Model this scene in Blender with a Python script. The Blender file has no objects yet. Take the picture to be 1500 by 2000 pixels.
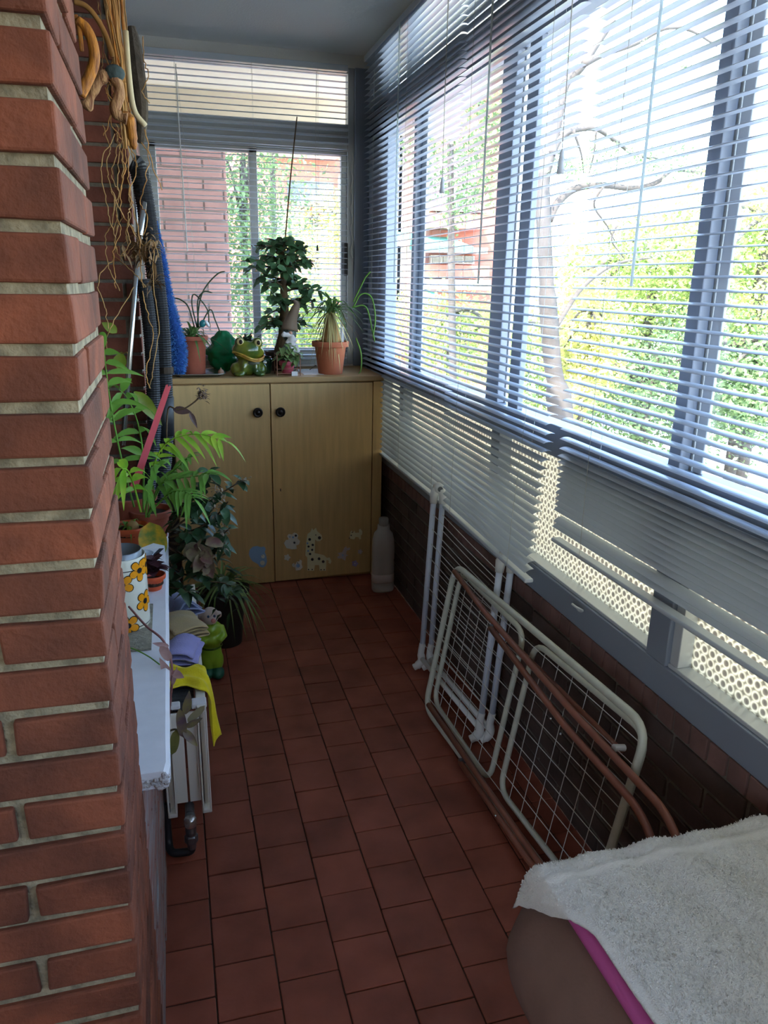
import bpy, bmesh, math, random
from mathutils import Vector, Matrix, noise
rnd = random.Random(7)
S = bpy.context.scene
COL = S.collection
PI = math.pi
V = Vector

# ------------------------------------------------------------------ camera
YAW, PITCH, ROLL, FPX, EYE = math.radians(15.593), math.radians(16.805), math.radians(-1.006), 1486.7, 1.55
def _basis():
    cy, sy, cp, sp = math.cos(YAW), math.sin(YAW), math.cos(PITCH), math.sin(PITCH)
    f = V((sy*cp, cy*cp, -sp)); r = V((cy, -sy, 0)); d = f.cross(r)
    cr, sr = math.cos(ROLL), math.sin(ROLL)
    return cr*r + sr*d, -sr*r + cr*d, f
CR, CD, CF = _basis()
cam_d = bpy.data.cameras.new('camera'); cam = bpy.data.objects.new('camera', cam_d); COL.objects.link(cam)
cam_d.sensor_fit = 'VERTICAL'; cam_d.sensor_height = 36; cam_d.lens = FPX*36/2000
cam_d.clip_start = .02; cam_d.clip_end = 400
m = Matrix((( CR.x, -CD.x, -CF.x, 0), (CR.y, -CD.y, -CF.y, 0), (CR.z, -CD.z, -CF.z, EYE), (0, 0, 0, 1)))
cam.matrix_world = m
S.camera = cam

def at(px, py, x=None, y=None, z=None):
    """measured point of the place seen at a photo pixel, on a known plane"""
    d = CR*((px-750)/FPX) + CD*((py-1000)/FPX) + CF
    if x is not None: t = x/d.x
    elif y is not None: t = y/d.y
    else: t = (z-EYE)/d.z
    return V((d.x*t, d.y*t, EYE+d.z*t))

# ------------------------------------------------------------------ materials
def lin(r, g, b):
    f = lambda c: ((c/255+.055)/1.055)**2.4 if c > 10 else c/255/12.92
    return (f(r), f(g), f(b), 1)
def mat(name, col, rough=.6, metal=0, var=.0, vscale=8, bump=0, bscale=60, island=0, trans=0, col2=None, stretch=None, sheen=0, coat=0, spec=.5, transl=0):
    M = bpy.data.materials.new(name); M.use_nodes = True
    nt = M.node_tree; N = nt.nodes; L = nt.links
    p = N['Principled BSDF']; out = N['Material Output']
    p.inputs['Roughness'].default_value = rough; p.inputs['Metallic'].default_value = metal
    p.inputs['Transmission Weight'].default_value = trans
    p.inputs['Specular IOR Level'].default_value = spec
    p.inputs['Coat Weight'].default_value = coat
    p.inputs['Sheen Weight'].default_value = sheen
    p.inputs['Base Color'].default_value = col
    src = None
    tc = N.new('ShaderNodeTexCoord'); vec = tc.outputs['Object']
    if stretch:
        mp = N.new('ShaderNodeMapping'); mp.inputs['Scale'].default_value = stretch; L.new(vec, mp.inputs['Vector']); vec = mp.outputs['Vector']
    if var or col2:
        nz = N.new('ShaderNodeTexNoise'); nz.inputs['Scale'].default_value = vscale; nz.inputs['Detail'].default_value = 6
        L.new(vec, nz.inputs['Vector'])
        rp = N.new('ShaderNodeMapRange'); rp.inputs['From Min'].default_value = .35; rp.inputs['From Max'].default_value = .65
        L.new(nz.outputs['Fac'], rp.inputs['Value'])
        mx = N.new('ShaderNodeMix'); mx.data_type = 'RGBA'
        c2 = col2 or tuple(c*(1-var) for c in col[:3])+(1,)
        mx.inputs['A'].default_value = col; mx.inputs['B'].default_value = c2
        L.new(rp.outputs['Result'], mx.inputs['Factor']); src = mx.outputs['Result']
    if island:
        g = N.new('ShaderNodeNewGeometry'); hs = N.new('ShaderNodeHueSaturation')
        mr = N.new('ShaderNodeMapRange'); mr.inputs['To Min'].default_value = 1-island; mr.inputs['To Max'].default_value = 1+island
        L.new(g.outputs['Random Per Island'], mr.inputs['Value']); L.new(mr.outputs['Result'], hs.inputs['Value'])
        if src: L.new(src, hs.inputs['Color'])
        else: hs.inputs['Color'].default_value = col
        src = hs.outputs['Color']
    if src: L.new(src, p.inputs['Base Color'])
    if bump:
        nb = N.new('ShaderNodeTexNoise'); nb.inputs['Scale'].default_value = bscale; nb.inputs['Detail'].default_value = 8
        L.new(vec, nb.inputs['Vector'])
        b = N.new('ShaderNodeBump'); b.inputs['Strength'].default_value = bump; b.inputs['Distance'].default_value = .004
        L.new(nb.outputs['Fac'], b.inputs['Height']); L.new(b.outputs['Normal'], p.inputs['Normal'])
    if transl:
        t = N.new('ShaderNodeBsdfTranslucent'); ms = N.new('ShaderNodeMixShader'); ms.inputs[0].default_value = transl
        if src: L.new(src, t.inputs['Color'])
        else: t.inputs['Color'].default_value = col
        L.new(p.outputs[0], ms.inputs[1]); L.new(t.outputs[0], ms.inputs[2]); L.new(ms.outputs[0], out.inputs['Surface'])
    return M

# ------------------------------------------------------------------ mesh builder
class MB:
    def __init__(s): s.bm = bmesh.new(); s.mi = 0
    def face(s, vs):
        try:
            f = s.bm.faces.new(vs); f.material_index = s.mi; return f
        except ValueError: return None
    def vs(s, pts): return [s.bm.verts.new(p) for p in pts]
    def poly(s, pts): return s.face(s.vs(pts))
    def box(s, lo, hi, j=0):
        x0, y0, z0 = lo; x1, y1, z1 = hi
        P = [(x0,y0,z0),(x1,y0,z0),(x1,y1,z0),(x0,y1,z0),(x0,y0,z1),(x1,y0,z1),(x1,y1,z1),(x0,y1,z1)]
        if j: P = [(a+rnd.uniform(-j,j), b+rnd.uniform(-j,j), c+rnd.uniform(-j,j)) for a,b,c in P]
        v = s.vs(P)
        for q in ((0,3,2,1),(4,5,6,7),(0,1,5,4),(1,2,6,5),(2,3,7,6),(3,0,4,7)): s.face([v[i] for i in q])
        return s
    def prism(s, pts, off):
        """extrude a polygon (list of 3D points) by a vector"""
        off = V(off); a = s.vs(pts); b = s.vs([V(p)+off for p in pts]); n = len(a)
        s.face(a[::-1]); s.face(b)
        for i in range(n): s.face([a[i], a[(i+1)%n], b[(i+1)%n], b[i]])
        return s
    def tube(s, pts, r, seg=8, cap=True, closed=False):
        pts = [V(p) for p in pts]; n = len(pts)
        rs = r if isinstance(r, (list, tuple)) else [r]*n
        rings = []; nrm = None
        for i, p in enumerate(pts):
            if closed: t = pts[(i+1)%n]-pts[i-1]
            else: t = pts[min(i+1,n-1)]-pts[max(i-1,0)]
            if t.length < 1e-9: t = V((0,0,1))
            t.normalize()
            if nrm is None:
                nrm = t.orthogonal().normalized()
            nrm = (nrm - t*nrm.dot(t))
            if nrm.length < 1e-6: nrm = t.orthogonal()
            nrm.normalize(); bi = t.cross(nrm)
            rings.append(s.vs([p + (nrm*math.cos(2*PI*k/seg)+bi*math.sin(2*PI*k/seg))*rs[i] for k in range(seg)]))
        for i in range(n-1+(1 if closed else 0)):
            a, b = rings[i], rings[(i+1)%n]
            for k in range(seg): s.face([a[k], a[(k+1)%seg], b[(k+1)%seg], b[k]])
        if cap and not closed: s.face(rings[0][::-1]); s.face(rings[-1])
        return s
    def lathe(s, c, prof, seg=24, axis='z', caps=True, wob=0):
        c = V(c); rings = []
        for r, h in prof:
            ring = []
            for k in range(seg):
                a = 2*PI*k/seg; q = r*(1+wob*math.sin(3*a+h*40))
                if axis == 'z': o = V((q*math.cos(a), q*math.sin(a), h))
                elif axis == 'y': o = V((q*math.cos(a), h, q*math.sin(a)))
                else: o = V((h, q*math.cos(a), q*math.sin(a)))
                ring.append(c+o)
            rings.append(s.vs(ring))
        for i in range(len(rings)-1):
            for k in range(seg): s.face([rings[i][k], rings[i][(k+1)%seg], rings[i+1][(k+1)%seg], rings[i+1][k]])
        if caps: s.face(rings[0][::-1]); s.face(rings[-1])
        return s
    def ball(s, c, r, seg=16, ring=10, rot=None):
        c = V(c); r = V(r) if not isinstance(r, (int, float)) else V((r, r, r))
        rows = []
        for i in range(1, ring):
            th = PI*i/ring; row = []
            for k in range(seg):
                a = 2*PI*k/seg; o = V((r.x*math.sin(th)*math.cos(a), r.y*math.sin(th)*math.sin(a), r.z*math.cos(th)))
                if rot is not None: o = rot @ o
                row.append(c+o)
            rows.append(s.vs(row))
        e = V((0,0,r.z)); e = rot @ e if rot is not None else e
        t = s.bm.verts.new(c+e); b = s.bm.verts.new(c-e)
        for k in range(seg):
            s.face([t, rows[0][k], rows[0][(k+1)%seg]]); s.face([b, rows[-1][(k+1)%seg], rows[-1][k]])
            for i in range(len(rows)-1): s.face([rows[i][k], rows[i+1][k], rows[i+1][(k+1)%seg], rows[i][(k+1)%seg]])
        return s
    def leaf(s, p, d, L, w, up=(0,0,1), droop=.3, fold=.15, n=5, shape='lance'):
        """blade-shaped leaf starting at p along d, bending down by droop"""
        p = V(p); d = V(d).normalized(); up = V(up)
        side = d.cross(up)
        if side.length < 1e-4: side = d.orthogonal()
        side.normalize(); nn = side.cross(d).normalized()
        prev = None
        for i in range(n+1):
            t = i/n
            if shape == 'lance': ww = w*(math.sin(PI*min(1, t**.75*.97+.03))**.9)
            elif shape == 'round': ww = w*math.sqrt(max(0, 1-(2*t-1)**2))*.98+w*.02
            elif shape == 'strap': ww = w*(1-t**2.2)*.9+w*.1*(1-t)
            else: ww = w*(1-t)
            q = p + d*(L*t) - V((0,0,1))*(droop*L*t*t) 
            c = s.bm.verts.new(q - nn*0)
            if ww < 1e-5*L or (i == n):
                row = (c,)
            else:
                row = (s.bm.verts.new(q - side*ww*.5 + nn*fold*ww), c, s.bm.verts.new(q + side*ww*.5 + nn*fold*ww))
            if prev:
                if len(row) == 3 and len(prev) == 3:
                    s.face([prev[0], prev[1], row[1], row[0]]); s.face([prev[1], prev[2], row[2], row[1]])
                elif len(row) == 1 and len(prev) == 3:
                    s.face([prev[0], prev[1], row[0]]); s.face([prev[1], prev[2], row[0]])
                elif len(prev) == 1 and len(row) == 3:
                    s.face([prev[0], row[1], row[0]]); s.face([prev[0], row[2], row[1]])
            prev = row
        return s
    def build(s, name, mats, parent=None, smooth=False, bevel=0, bseg=2, remesh=0, fixn=True):
        if fixn: bmesh.ops.recalc_face_normals(s.bm, faces=s.bm.faces[:])
        me = bpy.data.meshes.new(name); s.bm.to_mesh(me); s.bm.free()
        o = bpy.data.objects.new(name, me); COL.objects.link(o)
        for mm in (mats if isinstance(mats, (list, tuple)) else [mats]): me.materials.append(mm)
        if smooth:
            for p in me.polygons: p.use_smooth = True
        if remesh:
            md = o.modifiers.new('r', 'REMESH'); md.mode = 'VOXEL'; md.voxel_size = remesh; md.use_smooth_shade = True
            ms = o.modifiers.new('s', 'SMOOTH'); ms.iterations = 6; ms.factor = .6
        if bevel:
            b = o.modifiers.new('b', 'BEVEL'); b.width = bevel; b.segments = bseg; b.limit_method = 'ANGLE'; b.angle_limit = .6
        if parent:
            o.parent = parent; o.matrix_parent_inverse = Matrix.Translation(-parent.location)
        return o

def thing(name, label, cat, loc, group=None):
    o = bpy.data.objects.new(name, None); COL.objects.link(o); o.location = loc; o.empty_display_size = .05
    o['label'] = label; o['category'] = cat
    if group: o['group'] = group
    return o
def tag(o, label, cat, group=None, kind=None):
    o['label'] = label; o['category'] = cat
    if group: o['group'] = group
    if kind: o['kind'] = kind
    return o
def struct(o, label=None):
    o['kind'] = 'structure'
    if label: o['label'] = label
    return o
def sroot(name, loc=(0,0,0)):
    o = bpy.data.objects.new(name, None); COL.objects.link(o); o.location = loc; o['kind'] = 'structure'; return o
def spline(pts, n=8):
    """Catmull-Rom through the points"""
    P = [V(p) for p in pts]; out = []
    Q = [P[0]*2-P[1]]+P+[P[-1]*2-P[-2]]
    for i in range(1, len(Q)-2):
        a, b, c, d = Q[i-1:i+3]
        for k in range(n):
            t = k/n
            out.append(.5*((2*b)+(c-a)*t+(2*a-5*b+4*c-d)*t*t+(3*b-a-3*c+d)*t**3))
    out.append(P[-1]); return out
def rloop(a, b, c, d, r=.05, n=6):
    """closed rounded loop through four corner points"""
    C = [V(a), V(b), V(c), V(d)]; out = []
    for i in range(4):
        p, q, s_ = C[i-1], C[i], C[(i+1) % 4]
        u = (p-q).normalized()*r; w = (s_-q).normalized()*r
        for k in range(n+1):
            t = k/n; out.append((q+u)*(1-t)**2 + q*2*t*(1-t) + (q+w)*t*t)
    return out
def lerp(a, b, t): return V(a)*(1-t)+V(b)*t
SKY, SUN, FILL_LAMP, EXPO = 1.1, 9.0, 10.0, 1.05
# ------------------------------------------------------------------ palette
M_brick = mat('pillar brick', lin(124,66,42), .85, var=.5, vscale=11, bump=.8, bscale=110, island=.3)
M_brick2 = mat('wall brick', lin(128,70,54), .85, var=.4, vscale=10, bump=.4, bscale=70, island=.25)
M_brickdark = mat('weathered brick', lin(92,74,68), .9, var=.4, vscale=9, bump=.4, bscale=70, island=.2)
M_brickout = mat('outside brick', lin(206,162,154), .9, var=.15, vscale=9, island=.08)
M_mortar = mat('mortar', lin(156,144,118), .95, var=.55, vscale=40, bump=1, bscale=160)
M_mortar2 = mat('grey mortar', lin(118,110,100), .95, var=.3, vscale=40, bump=.6, bscale=120)
M_ceil = mat('ceiling plaster', lin(226,226,220), .9, bump=.3, bscale=120)
M_white = mat('white paint', lin(226,228,232), .45, var=.06, vscale=20, bump=.1, bscale=40)
M_plaster = mat('room plaster', lin(205,196,180), .9)
M_alu = mat('aluminium frame', lin(176,180,180), .4, metal=.15, var=.05)
M_aludark = mat('dark sky tinted aluminium', lin(140,150,166), .4, metal=.15)  # bluish cast of reflected sky put into the frame colour
M_alulight = mat('pale aluminium', lin(205,210,214), .3, metal=.2)
M_slat = mat('blind slat enamel', lin(194,204,214), .32, spec=.5)
M_cord = mat('blind cord', lin(190,190,184), .8)
M_oak = mat('oak veneer', lin(214,178,120), .42, var=.16, vscale=5, stretch=(9,9,.7), bump=.06, bscale=30)
M_oak2 = mat('oak edge', lin(188,152,100), .5, var=.2, vscale=6, stretch=(.8,6,6))
M_terra = mat('terracotta', lin(192,112,80), .8, var=.15, vscale=14, bump=.15)
M_terra2 = mat('old terracotta', lin(172,92,70), .8, var=.2, vscale=14, bump=.2)
M_soil = mat('soil', lin(58,42,30), 1, bump=1, bscale=80)
M_black = mat('black rubber', lin(34,36,40), .55)
M_blackm = mat('dark bronze', lin(40,32,28), .4, metal=.6)
M_steel = mat('steel', lin(190,192,192), .25, metal=.9)
M_steel2 = mat('grey steel', lin(120,124,130), .3, metal=.8)

def brick_mat_floor():
    M = bpy.data.materials.new('red floor tile'); M.use_nodes = True; nt = M.node_tree; N = nt.nodes; L = nt.links
    p = N['Principled BSDF']; g = N.new('ShaderNodeNewGeometry')
    nz = N.new('ShaderNodeTexNoise'); nz.inputs['Scale'].default_value = 7; nz.inputs['Detail'].default_value = 8
    n2 = N.new('ShaderNodeTexNoise'); n2.inputs['Scale'].default_value = 90; n2.inputs['Detail'].default_value = 4
    tc = N.new('ShaderNodeTexCoord'); L.new(tc.outputs['Object'], nz.inputs['Vector']); L.new(tc.outputs['Object'], n2.inputs['Vector'])
    cr = N.new('ShaderNodeValToRGB'); e = cr.color_ramp.elements
    e[0].position = .3; e[0].color = lin(120,62,46); e[1].position = .7; e[1].color = lin(152,84,66)
    L.new(nz.outputs['Fac'], cr.inputs[0])
    hs = N.new('ShaderNodeHueSaturation'); mr = N.new('ShaderNodeMapRange'); mr.inputs['To Min'].default_value = .86; mr.inputs['To Max'].default_value = 1.12
    L.new(g.outputs['Random Per Island'], mr.inputs['Value']); L.new(mr.outputs['Result'], hs.inputs['Value']); L.new(cr.outputs[0], hs.inputs['Color'])
    L.new(hs.outputs[0], p.inputs['Base Color'])
    p.inputs['Roughness'].default_value = .5; p.inputs['Specular IOR Level'].default_value = .35
    b = N.new('ShaderNodeBump'); b.inputs['Strength'].default_value = .25; b.inputs['Distance'].default_value = .002
    L.new(n2.outputs['Fac'], b.inputs['Height']); L.new(b.outputs['Normal'], p.inputs['Normal'])
    return M
M_tile = brick_mat_floor()
M_grout = mat('floor grout', lin(62,44,36), .95)

def glass_mat(name, tint=(1,1,1,1), refl=.06):
    M = bpy.data.materials.new(name); M.use_nodes = True; nt = M.node_tree; N = nt.nodes; L = nt.links
    N.remove(N['Principled BSDF'])
    t = N.new('ShaderNodeBsdfTransparent'); t.inputs[0].default_value = tint
    g = N.new('ShaderNodeBsdfGlossy'); g.inputs['Roughness'].default_value = .02
    mx = N.new('ShaderNodeMixShader'); mx.inputs[0].default_value = refl
    L.new(t.outputs[0], mx.inputs[1]); L.new(g.outputs[0], mx.inputs[2]); L.new(mx.outputs[0], N['Material Output'].inputs[0])
    return M
M_glass = glass_mat('window glass')

def patterned_glass():
    """obscured glass cast with rows of small links"""
    M = bpy.data.materials.new('patterned glass'); M.use_nodes = True; nt = M.node_tree; N = nt.nodes; L = nt.links
    N.remove(N['Principled BSDF'])
    tc = N.new('ShaderNodeTexCoord'); mp = N.new('ShaderNodeMapping'); mp.inputs['Scale'].default_value = (1, 42, 42)
    L.new(tc.outputs['Object'], mp.inputs['Vector'])
    vo = N.new('ShaderNodeTexVoronoi'); vo.inputs['Scale'].default_value = 1; vo.inputs['Randomness'].default_value = .18; vo.feature = 'F1'
    L.new(mp.outputs['Vector'], vo.inputs['Vector'])
    cr = N.new('ShaderNodeValToRGB'); e = cr.color_ramp.elements
    e[0].position = .26; e[0].color = lin(138,128,116); e[1].position = .42; e[1].color = lin(232,220,196)
    k = e.new(.62); k.color = lin(146,136,120)
    L.new(vo.outputs['Distance'], cr.inputs[0])
    t = N.new('ShaderNodeBsdfTranslucent'); L.new(cr.outputs[0], t.inputs[0])
    tr = N.new('ShaderNodeBsdfTransparent'); L.new(cr.outputs[0], tr.inputs[0])
    g = N.new('ShaderNodeBsdfGlossy'); g.inputs['Roughness'].default_value = .15
    a = N.new('ShaderNodeMixShader'); a.inputs[0].default_value = .35; L.new(t.outputs[0], a.inputs[1]); L.new(tr.outputs[0], a.inputs[2])
    mx = N.new('ShaderNodeMixShader'); mx.inputs[0].default_value = .06
    L.new(a.outputs[0], mx.inputs[1]); L.new(g.outputs[0], mx.inputs[2]); L.new(mx.outputs[0], N['Material Output'].inputs[0])
    return M
M_pglass = patterned_glass()

# ------------------------------------------------------------------ setting
XW, YB, ZC, XL = 1.08, 4.30, 2.66, -.097
TW = .1418
def build_floor():
    g = MB(); g.box((-3, -2.6, -.2), (1.09, 4.36, -.004))
    fl = struct(g.build('floor', M_grout))
    t = MB(); J = .0016
    i0 = int((-3-.152)//TW)-1
    for i in range(i0, 9):
        x0 = .152 + (i-1)*TW; x1 = x0+TW
        if x1 < -1.2 or x0 > 1.08: continue
        TY = .1472; y = (1.524 if i % 2 else 1.602) - 19*TY
        while y < 4.3:
            dz = rnd.uniform(-.0008, .0008)
            a, b = max(x0+J, -3), min(x1-J, 1.078)
            if b-a > .01: t.box((a, y+J, -.02), (b, min(y+TY-J, 4.36), dz), .0007)
            y += TY
    t.build('tile_field', M_tile, fl, bevel=.0022, bseg=2)
build_floor()

BC = .0617   # brick course
def brick_run(mb, axis, c0, c1, face, depth, z0, z1, off=0, bl=.247, joint=.012, jit=.0015):
    """courses of bricks; axis 'x' or 'y' is the run direction, face/depth the other coordinate"""
    k = 0; z = z0
    while z < z1-.012:
        zt = min(z+BC-joint, z1)
        s = c0 - (0 if k % 2 else bl/2) - off
        while s < c1:
            a, b = max(s, c0), min(s+bl-joint, c1)
            if b-a > .015:
                o = rnd.uniform(-jit, jit)
                if axis == 'x': mb.box((a, min(face, depth)+o, z), (b, max(face, depth)+o, zt), .0012)
                else: mb.box((min(face, depth)+o, a, z), (max(face, depth)+o, b, zt), .0012)
            s += bl
        z += BC; k += 1

# near pillar: bricks laid round the corner, mortar core set back
PY0, PY1 = .89, 1.235
pil = MB(); core = MB()
core.box((-3, PY0+.009, 0), (XL-.0052, PY1-.004, ZC))
zb = .056+.006 - BC
for k in range(44):
    z0 = zb + BC*k; z1 = z0+BC-.0125
    if z1 < .02: continue
    if z0 > ZC-.01: break
    z0 = max(z0, 0); z1 = min(z1, ZC)
    j = lambda: rnd.uniform(-.0022, .0022)
    xr = XL+rnd.uniform(0, .003)
    if k % 2:
        pil.box((-.345, PY0+j(), z0), (xr, PY0+.112, z1), .0018)
        pil.box((-.345, PY0+.120, z0), (XL+abs(j())*.7, PY1+j(), z1), .0016)
        x = -.357
    else:
        pil.box((-.212, PY0+j(), z0), (xr, PY0+.225, z1), .0018)
        pil.box((-.212, PY0+.233, z0), (XL+abs(j())*.7, PY1+j(), z1), .0016)
        x = -.224
    while x > -1.1:
        pil.box((x-.236, PY0+j(), z0), (x, PY0+.11, z1), .0018); x -= .248
pw = core.build('wall_pillar', M_mortar); struct(pw, 'red brick pillar with thick grey mortar joints at the left edge')
pil.build('brickwork', M_brick, pw, bevel=.0035, bseg=2)

# low wall under the ledge, with painted ledge on top
lw = MB(); lw.box((-.35, PY1, 0), (XL-.006, 2.9, .66)); lwo = struct(lw.build('wall_left', M_mortar2))
M_smear = mat('smeared brick', lin(140,86,72), .9, var=.3, vscale=9, bump=.6, bscale=60, col2=lin(140,138,138), stretch=(1,.5,7))
b = MB(); brick_run(b, 'y', PY1+.002, 2.9, XL, XL-.1, .0, .655, off=.05); b.build('brickwork', M_smear, lwo, bevel=.002)
t = MB()
n = 60; rows = []
for i in range(n+1):
    y = PY1+.004 + (2.9-PY1-.004)*i/n
    e = -.0485 + .0015*noise.noise(V((y*9, 0, 0)))
    if i == 0: e -= .004
    rows.append(t.vs([(-.35, y, .664), (e, y, .664+.003*noise.noise(V((y*20, 3, 0)))), (e+.001, y, .690), (e-.007, y, .6985), (-.35, y, .699)]))
for i in range(n):
    for k in range(5): t.face([rows[i][k], rows[i][(k+1)%5], rows[i+1][(k+1)%5], rows[i+1][k]])
t.face(rows[0]); t.face(rows[-1][::-1])
sill = struct(t.build('trim_1', M_white), 'white painted ledge on the low wall')
e = MB()
for k in range(70):   # crumbled bare plaster at the near end of the ledge
    p = V((rnd.uniform(-.128, -.052), PY1+.005+rnd.uniform(-.003, .003), rnd.uniform(.664, .694)))
    e.ball(p, (rnd.uniform(.003, .008), .004, rnd.uniform(.003, .006)), 6, 4)
e.build('crumbled_plaster', mat('bare plaster', lin(196,192,190), .95, var=.3, vscale=60, bump=1, bscale=150), sill)

# far jamb of the pass-through, facing the camera
jm = MB(); jm.box((-3, 2.91, 0), (XL-.006, 4.30, ZC)); jo = struct(jm.build('wall_jamb', M_mortar2))
b = MB(); brick_run(b, 'x', -.97, XL, 2.9, 2.98, .0, ZC, off=.03); b.build('brickwork', M_brick2, jo, bevel=.002)

# right parapet: dark stretchers with an upright course on top
rw = MB(); rw.box((XW+.006, -2.6, 0), (1.30, YB+.06, .608)); ro = struct(rw.build('wall_right', M_mortar2))
b = MB(); brick_run(b, 'y', -1.2, YB, XW, XW+.1, .0, .545, off=.07); b.build('brickwork', M_brickdark, ro, bevel=.002)
b = MB(); y = -1.2
while y < YB: b.box((XW-.001, y, .552), (XW+.1, y+.0535, .606), .0015); y += .0617
b.build('soldier_course', mat('faded upright brick', lin(124,92,86), .9, var=.3, vscale=9, bump=.4, island=.12), ro, bevel=.002)

# ceiling, back lintel, right beam, unseen room behind
c = MB(); c.box((-3.2, -2.8, ZC), (1.30, YB+.2, ZC+.4)); struct(c.build('ceiling', M_ceil))
w = MB(); w.box((XL-.006, YB, 2.585), (1.30, YB+.12, ZC)); w.box((XL-.006, YB, 0), (1.30, YB+.12, 1.10)); struct(w.build('wall_back', M_ceil))
w = MB(); w.box((XW, -2.6, 2.60), (1.30, YB, ZC)); w.box((XW-.03, -1.2, 2.635), (XW, YB, ZC)); struct(w.build('trim_2', M_ceil), 'plaster beam over the side windows')
w = MB(); w.box((-3.2, -2.8, 0), (-3, YB+.2, ZC)); struct(w.build('wall_inner', M_plaster))
w = MB(); w.box((-3, -2.8, 0), (-2.6, -2.6, ZC)); w.box((-1.6, -2.8, 0), (1.3, -2.6, ZC)); w.box((-2.6, -2.8, 2.2), (-1.6, -2.6, ZC)); w.box((-2.6, -2.8, 0), (-1.6, -2.6, 1.2))  # opening in this unseen wall added to let in fill light
struct(w.build('wall_behind', M_plaster))
w = MB(); w.box((XW, -2.6, .608), (1.3, -1.2, 2.6)); struct(w.build('wall_side', M_plaster))

# ------------------------------------------------------------------ windows
w1 = sroot('window_1', (.45, YB, 1.1)); w1['label'] = 'back aluminium window with a transom light'
f = MB()
xa, xb = -.09, .97
f.box((xa, YB+.0, 1.10), (xb, YB+.06, 1.165)); f.box((xa, YB, 2.205), (xb, YB+.07, 2.337)); f.box((xa, YB, 2.572), (xb, YB+.06, 2.60))
f.box((xa, YB, 1.1), (-.047, YB+.06, 2.6)); f.box((.966, YB-.005, 1.1), (1.0, YB+.06, 2.6))
f.build('frame', M_alu, w1, bevel=.003)
f = MB(); f.box((1.0, YB-.02, 1.09), (1.08, YB+.06, 2.6)); f.build('corner_post', M_aludark, w1, bevel=.004)
f = MB(); f.box((-.047, YB+.01, 1.165), (-.012, YB+.05, 2.2)); f.box((.447, YB+.01, 1.165), (.488, YB+.05, 2.2)); f.box((-.047, YB+.01, 2.175), (.488, YB+.05, 2.205)); f.box((-.047, YB+.01, 1.165), (.488, YB+.05, 1.2))
f.build('sash', M_alu, w1, bevel=.003)
f = MB(); f.box((.935, YB+.02, 1.165), (.966, YB+.055, 2.2)); f.box((.488, YB+.02, 2.185), (.966, YB+.055, 2.205)); f.box((.46, YB+.02, 1.165), (.966, YB+.055, 1.19))
f.build('sash', M_alu, w1, bevel=.003)
for k in range(3):   # ribs along the transom
    f = MB(); z = 2.235+.034*k; f.box((xa, YB-.006, z), (xb, YB+.001, z+.014)); f.build('transom_rib', M_alulight, w1, bevel=.003)
f = MB(); f.box((.945, YB-.016, 1.58), (.965, YB, 1.75)); f.build('lock_handle', M_black, w1, bevel=.004)
f = MB(); f.box((-.012, YB+.028, 1.2), (.447, YB+.032, 2.175)); f.box((.488, YB+.036, 1.19), (.935, YB+.04, 2.185)); f.box((-.047, YB+.03, 2.337), (.966, YB+.034, 2.572))
f.build('pane', M_glass, w1)

w2 = sroot('window_2', (XW, 2, .61)); w2['label'] = 'long aluminium side window over the brick parapet'
X0, X1 = XW, XW+.06
f = MB()
f.box((X0, -1.2, .608), (X1+.03, YB, .690)); f.box((X0, -1.2, 1.06), (X1, YB, 1.155)); f.box((X0, -1.2, 2.245), (X1, YB, 2.395)); f.box((X0, -1.2, 2.575), (X1, YB, 2.60))
f.build('rail', M_aludark, w2, bevel=.003)
f = MB(); f.box((X0, 3.92, .69), (X1, YB, 2.6)); f.build('corner_panel', M_aludark, w2, bevel=.003)
for y0, y1 in ((1.424, 1.466), (3.453, 3.488), (2.440, 2.545), (.3, .39)):
    f = MB(); f.box((X0, y0, 1.155), (X0+.028, y1, 2.245)); f.build('mullion', M_aludark, w2, bevel=.003)
for y0 in (1.424, 3.55):
    for q in (-.022, -.002):
        f = MB(); f.box((X0+.029, y0-q-.006, 1.155), (X0+.036, y0-q+.006, 2.245)); f.build('sliding_track', M_alulight if q < -.01 else M_alu, w2, bevel=.002)
for y0, y1 in ((1.384, 1.416), (3.39, 3.468), (2.435, 2.498)):
    f = MB(); f.box((X0+.028, y0, 1.155), (X0+.036, y1, 2.245)); f.build('sash_stile', M_alulight, w2, bevel=.003)
f = MB(); f.box((X0+.005, 2.287, 1.155), (X0+.026, 2.362, 2.245)); f.build('sash_stile', M_aludark, w2, bevel=.003)
f = MB(); f.box((X0+.022, 2.305, 1.155), (X0+.03, 2.320, 2.245)); f.build('sash_stile', M_alulight, w2, bevel=.003)
for y0, y1 in ((1.380, 1.458), (2.40, 2.47), (3.56, 3.62), (.35, .43)):
    f = MB(); f.box((X0, y0, .69), (X1, y1, 1.06)); f.box((X0, y0, 2.395), (X1, y1, 2.575)); f.build('mullion', M_aludark, w2, bevel=.003)
for a, b_ in ((1.458, 2.40), (.43, 1.380), (2.47, 3.56)):
    f = MB(); f.box((X0+.008, a, .690), (X1+.02, b_, .700)); f.box((X0+.012, a, .7), (X1, a+.006, 1.06)); f.box((X0+.012, b_-.03, .7), (X1, b_, 1.06)) if a < 1 else None
    f.build('sill_strip', M_alulight, w2, bevel=.002)
f = MB(); f.box((X0+.040, -1.2, 1.155), (X0+.044, 3.92, 2.245)); f.box((X0+.028, -1.2, 2.395), (X0+.032, 3.92, 2.575)); f.build('pane', M_glass, w2)
f = MB(); f.box((X1-.012, -1.2, .70), (X1-.008, 3.92, 1.06)); f.build('patterned_pane', M_pglass, w2)

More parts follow.
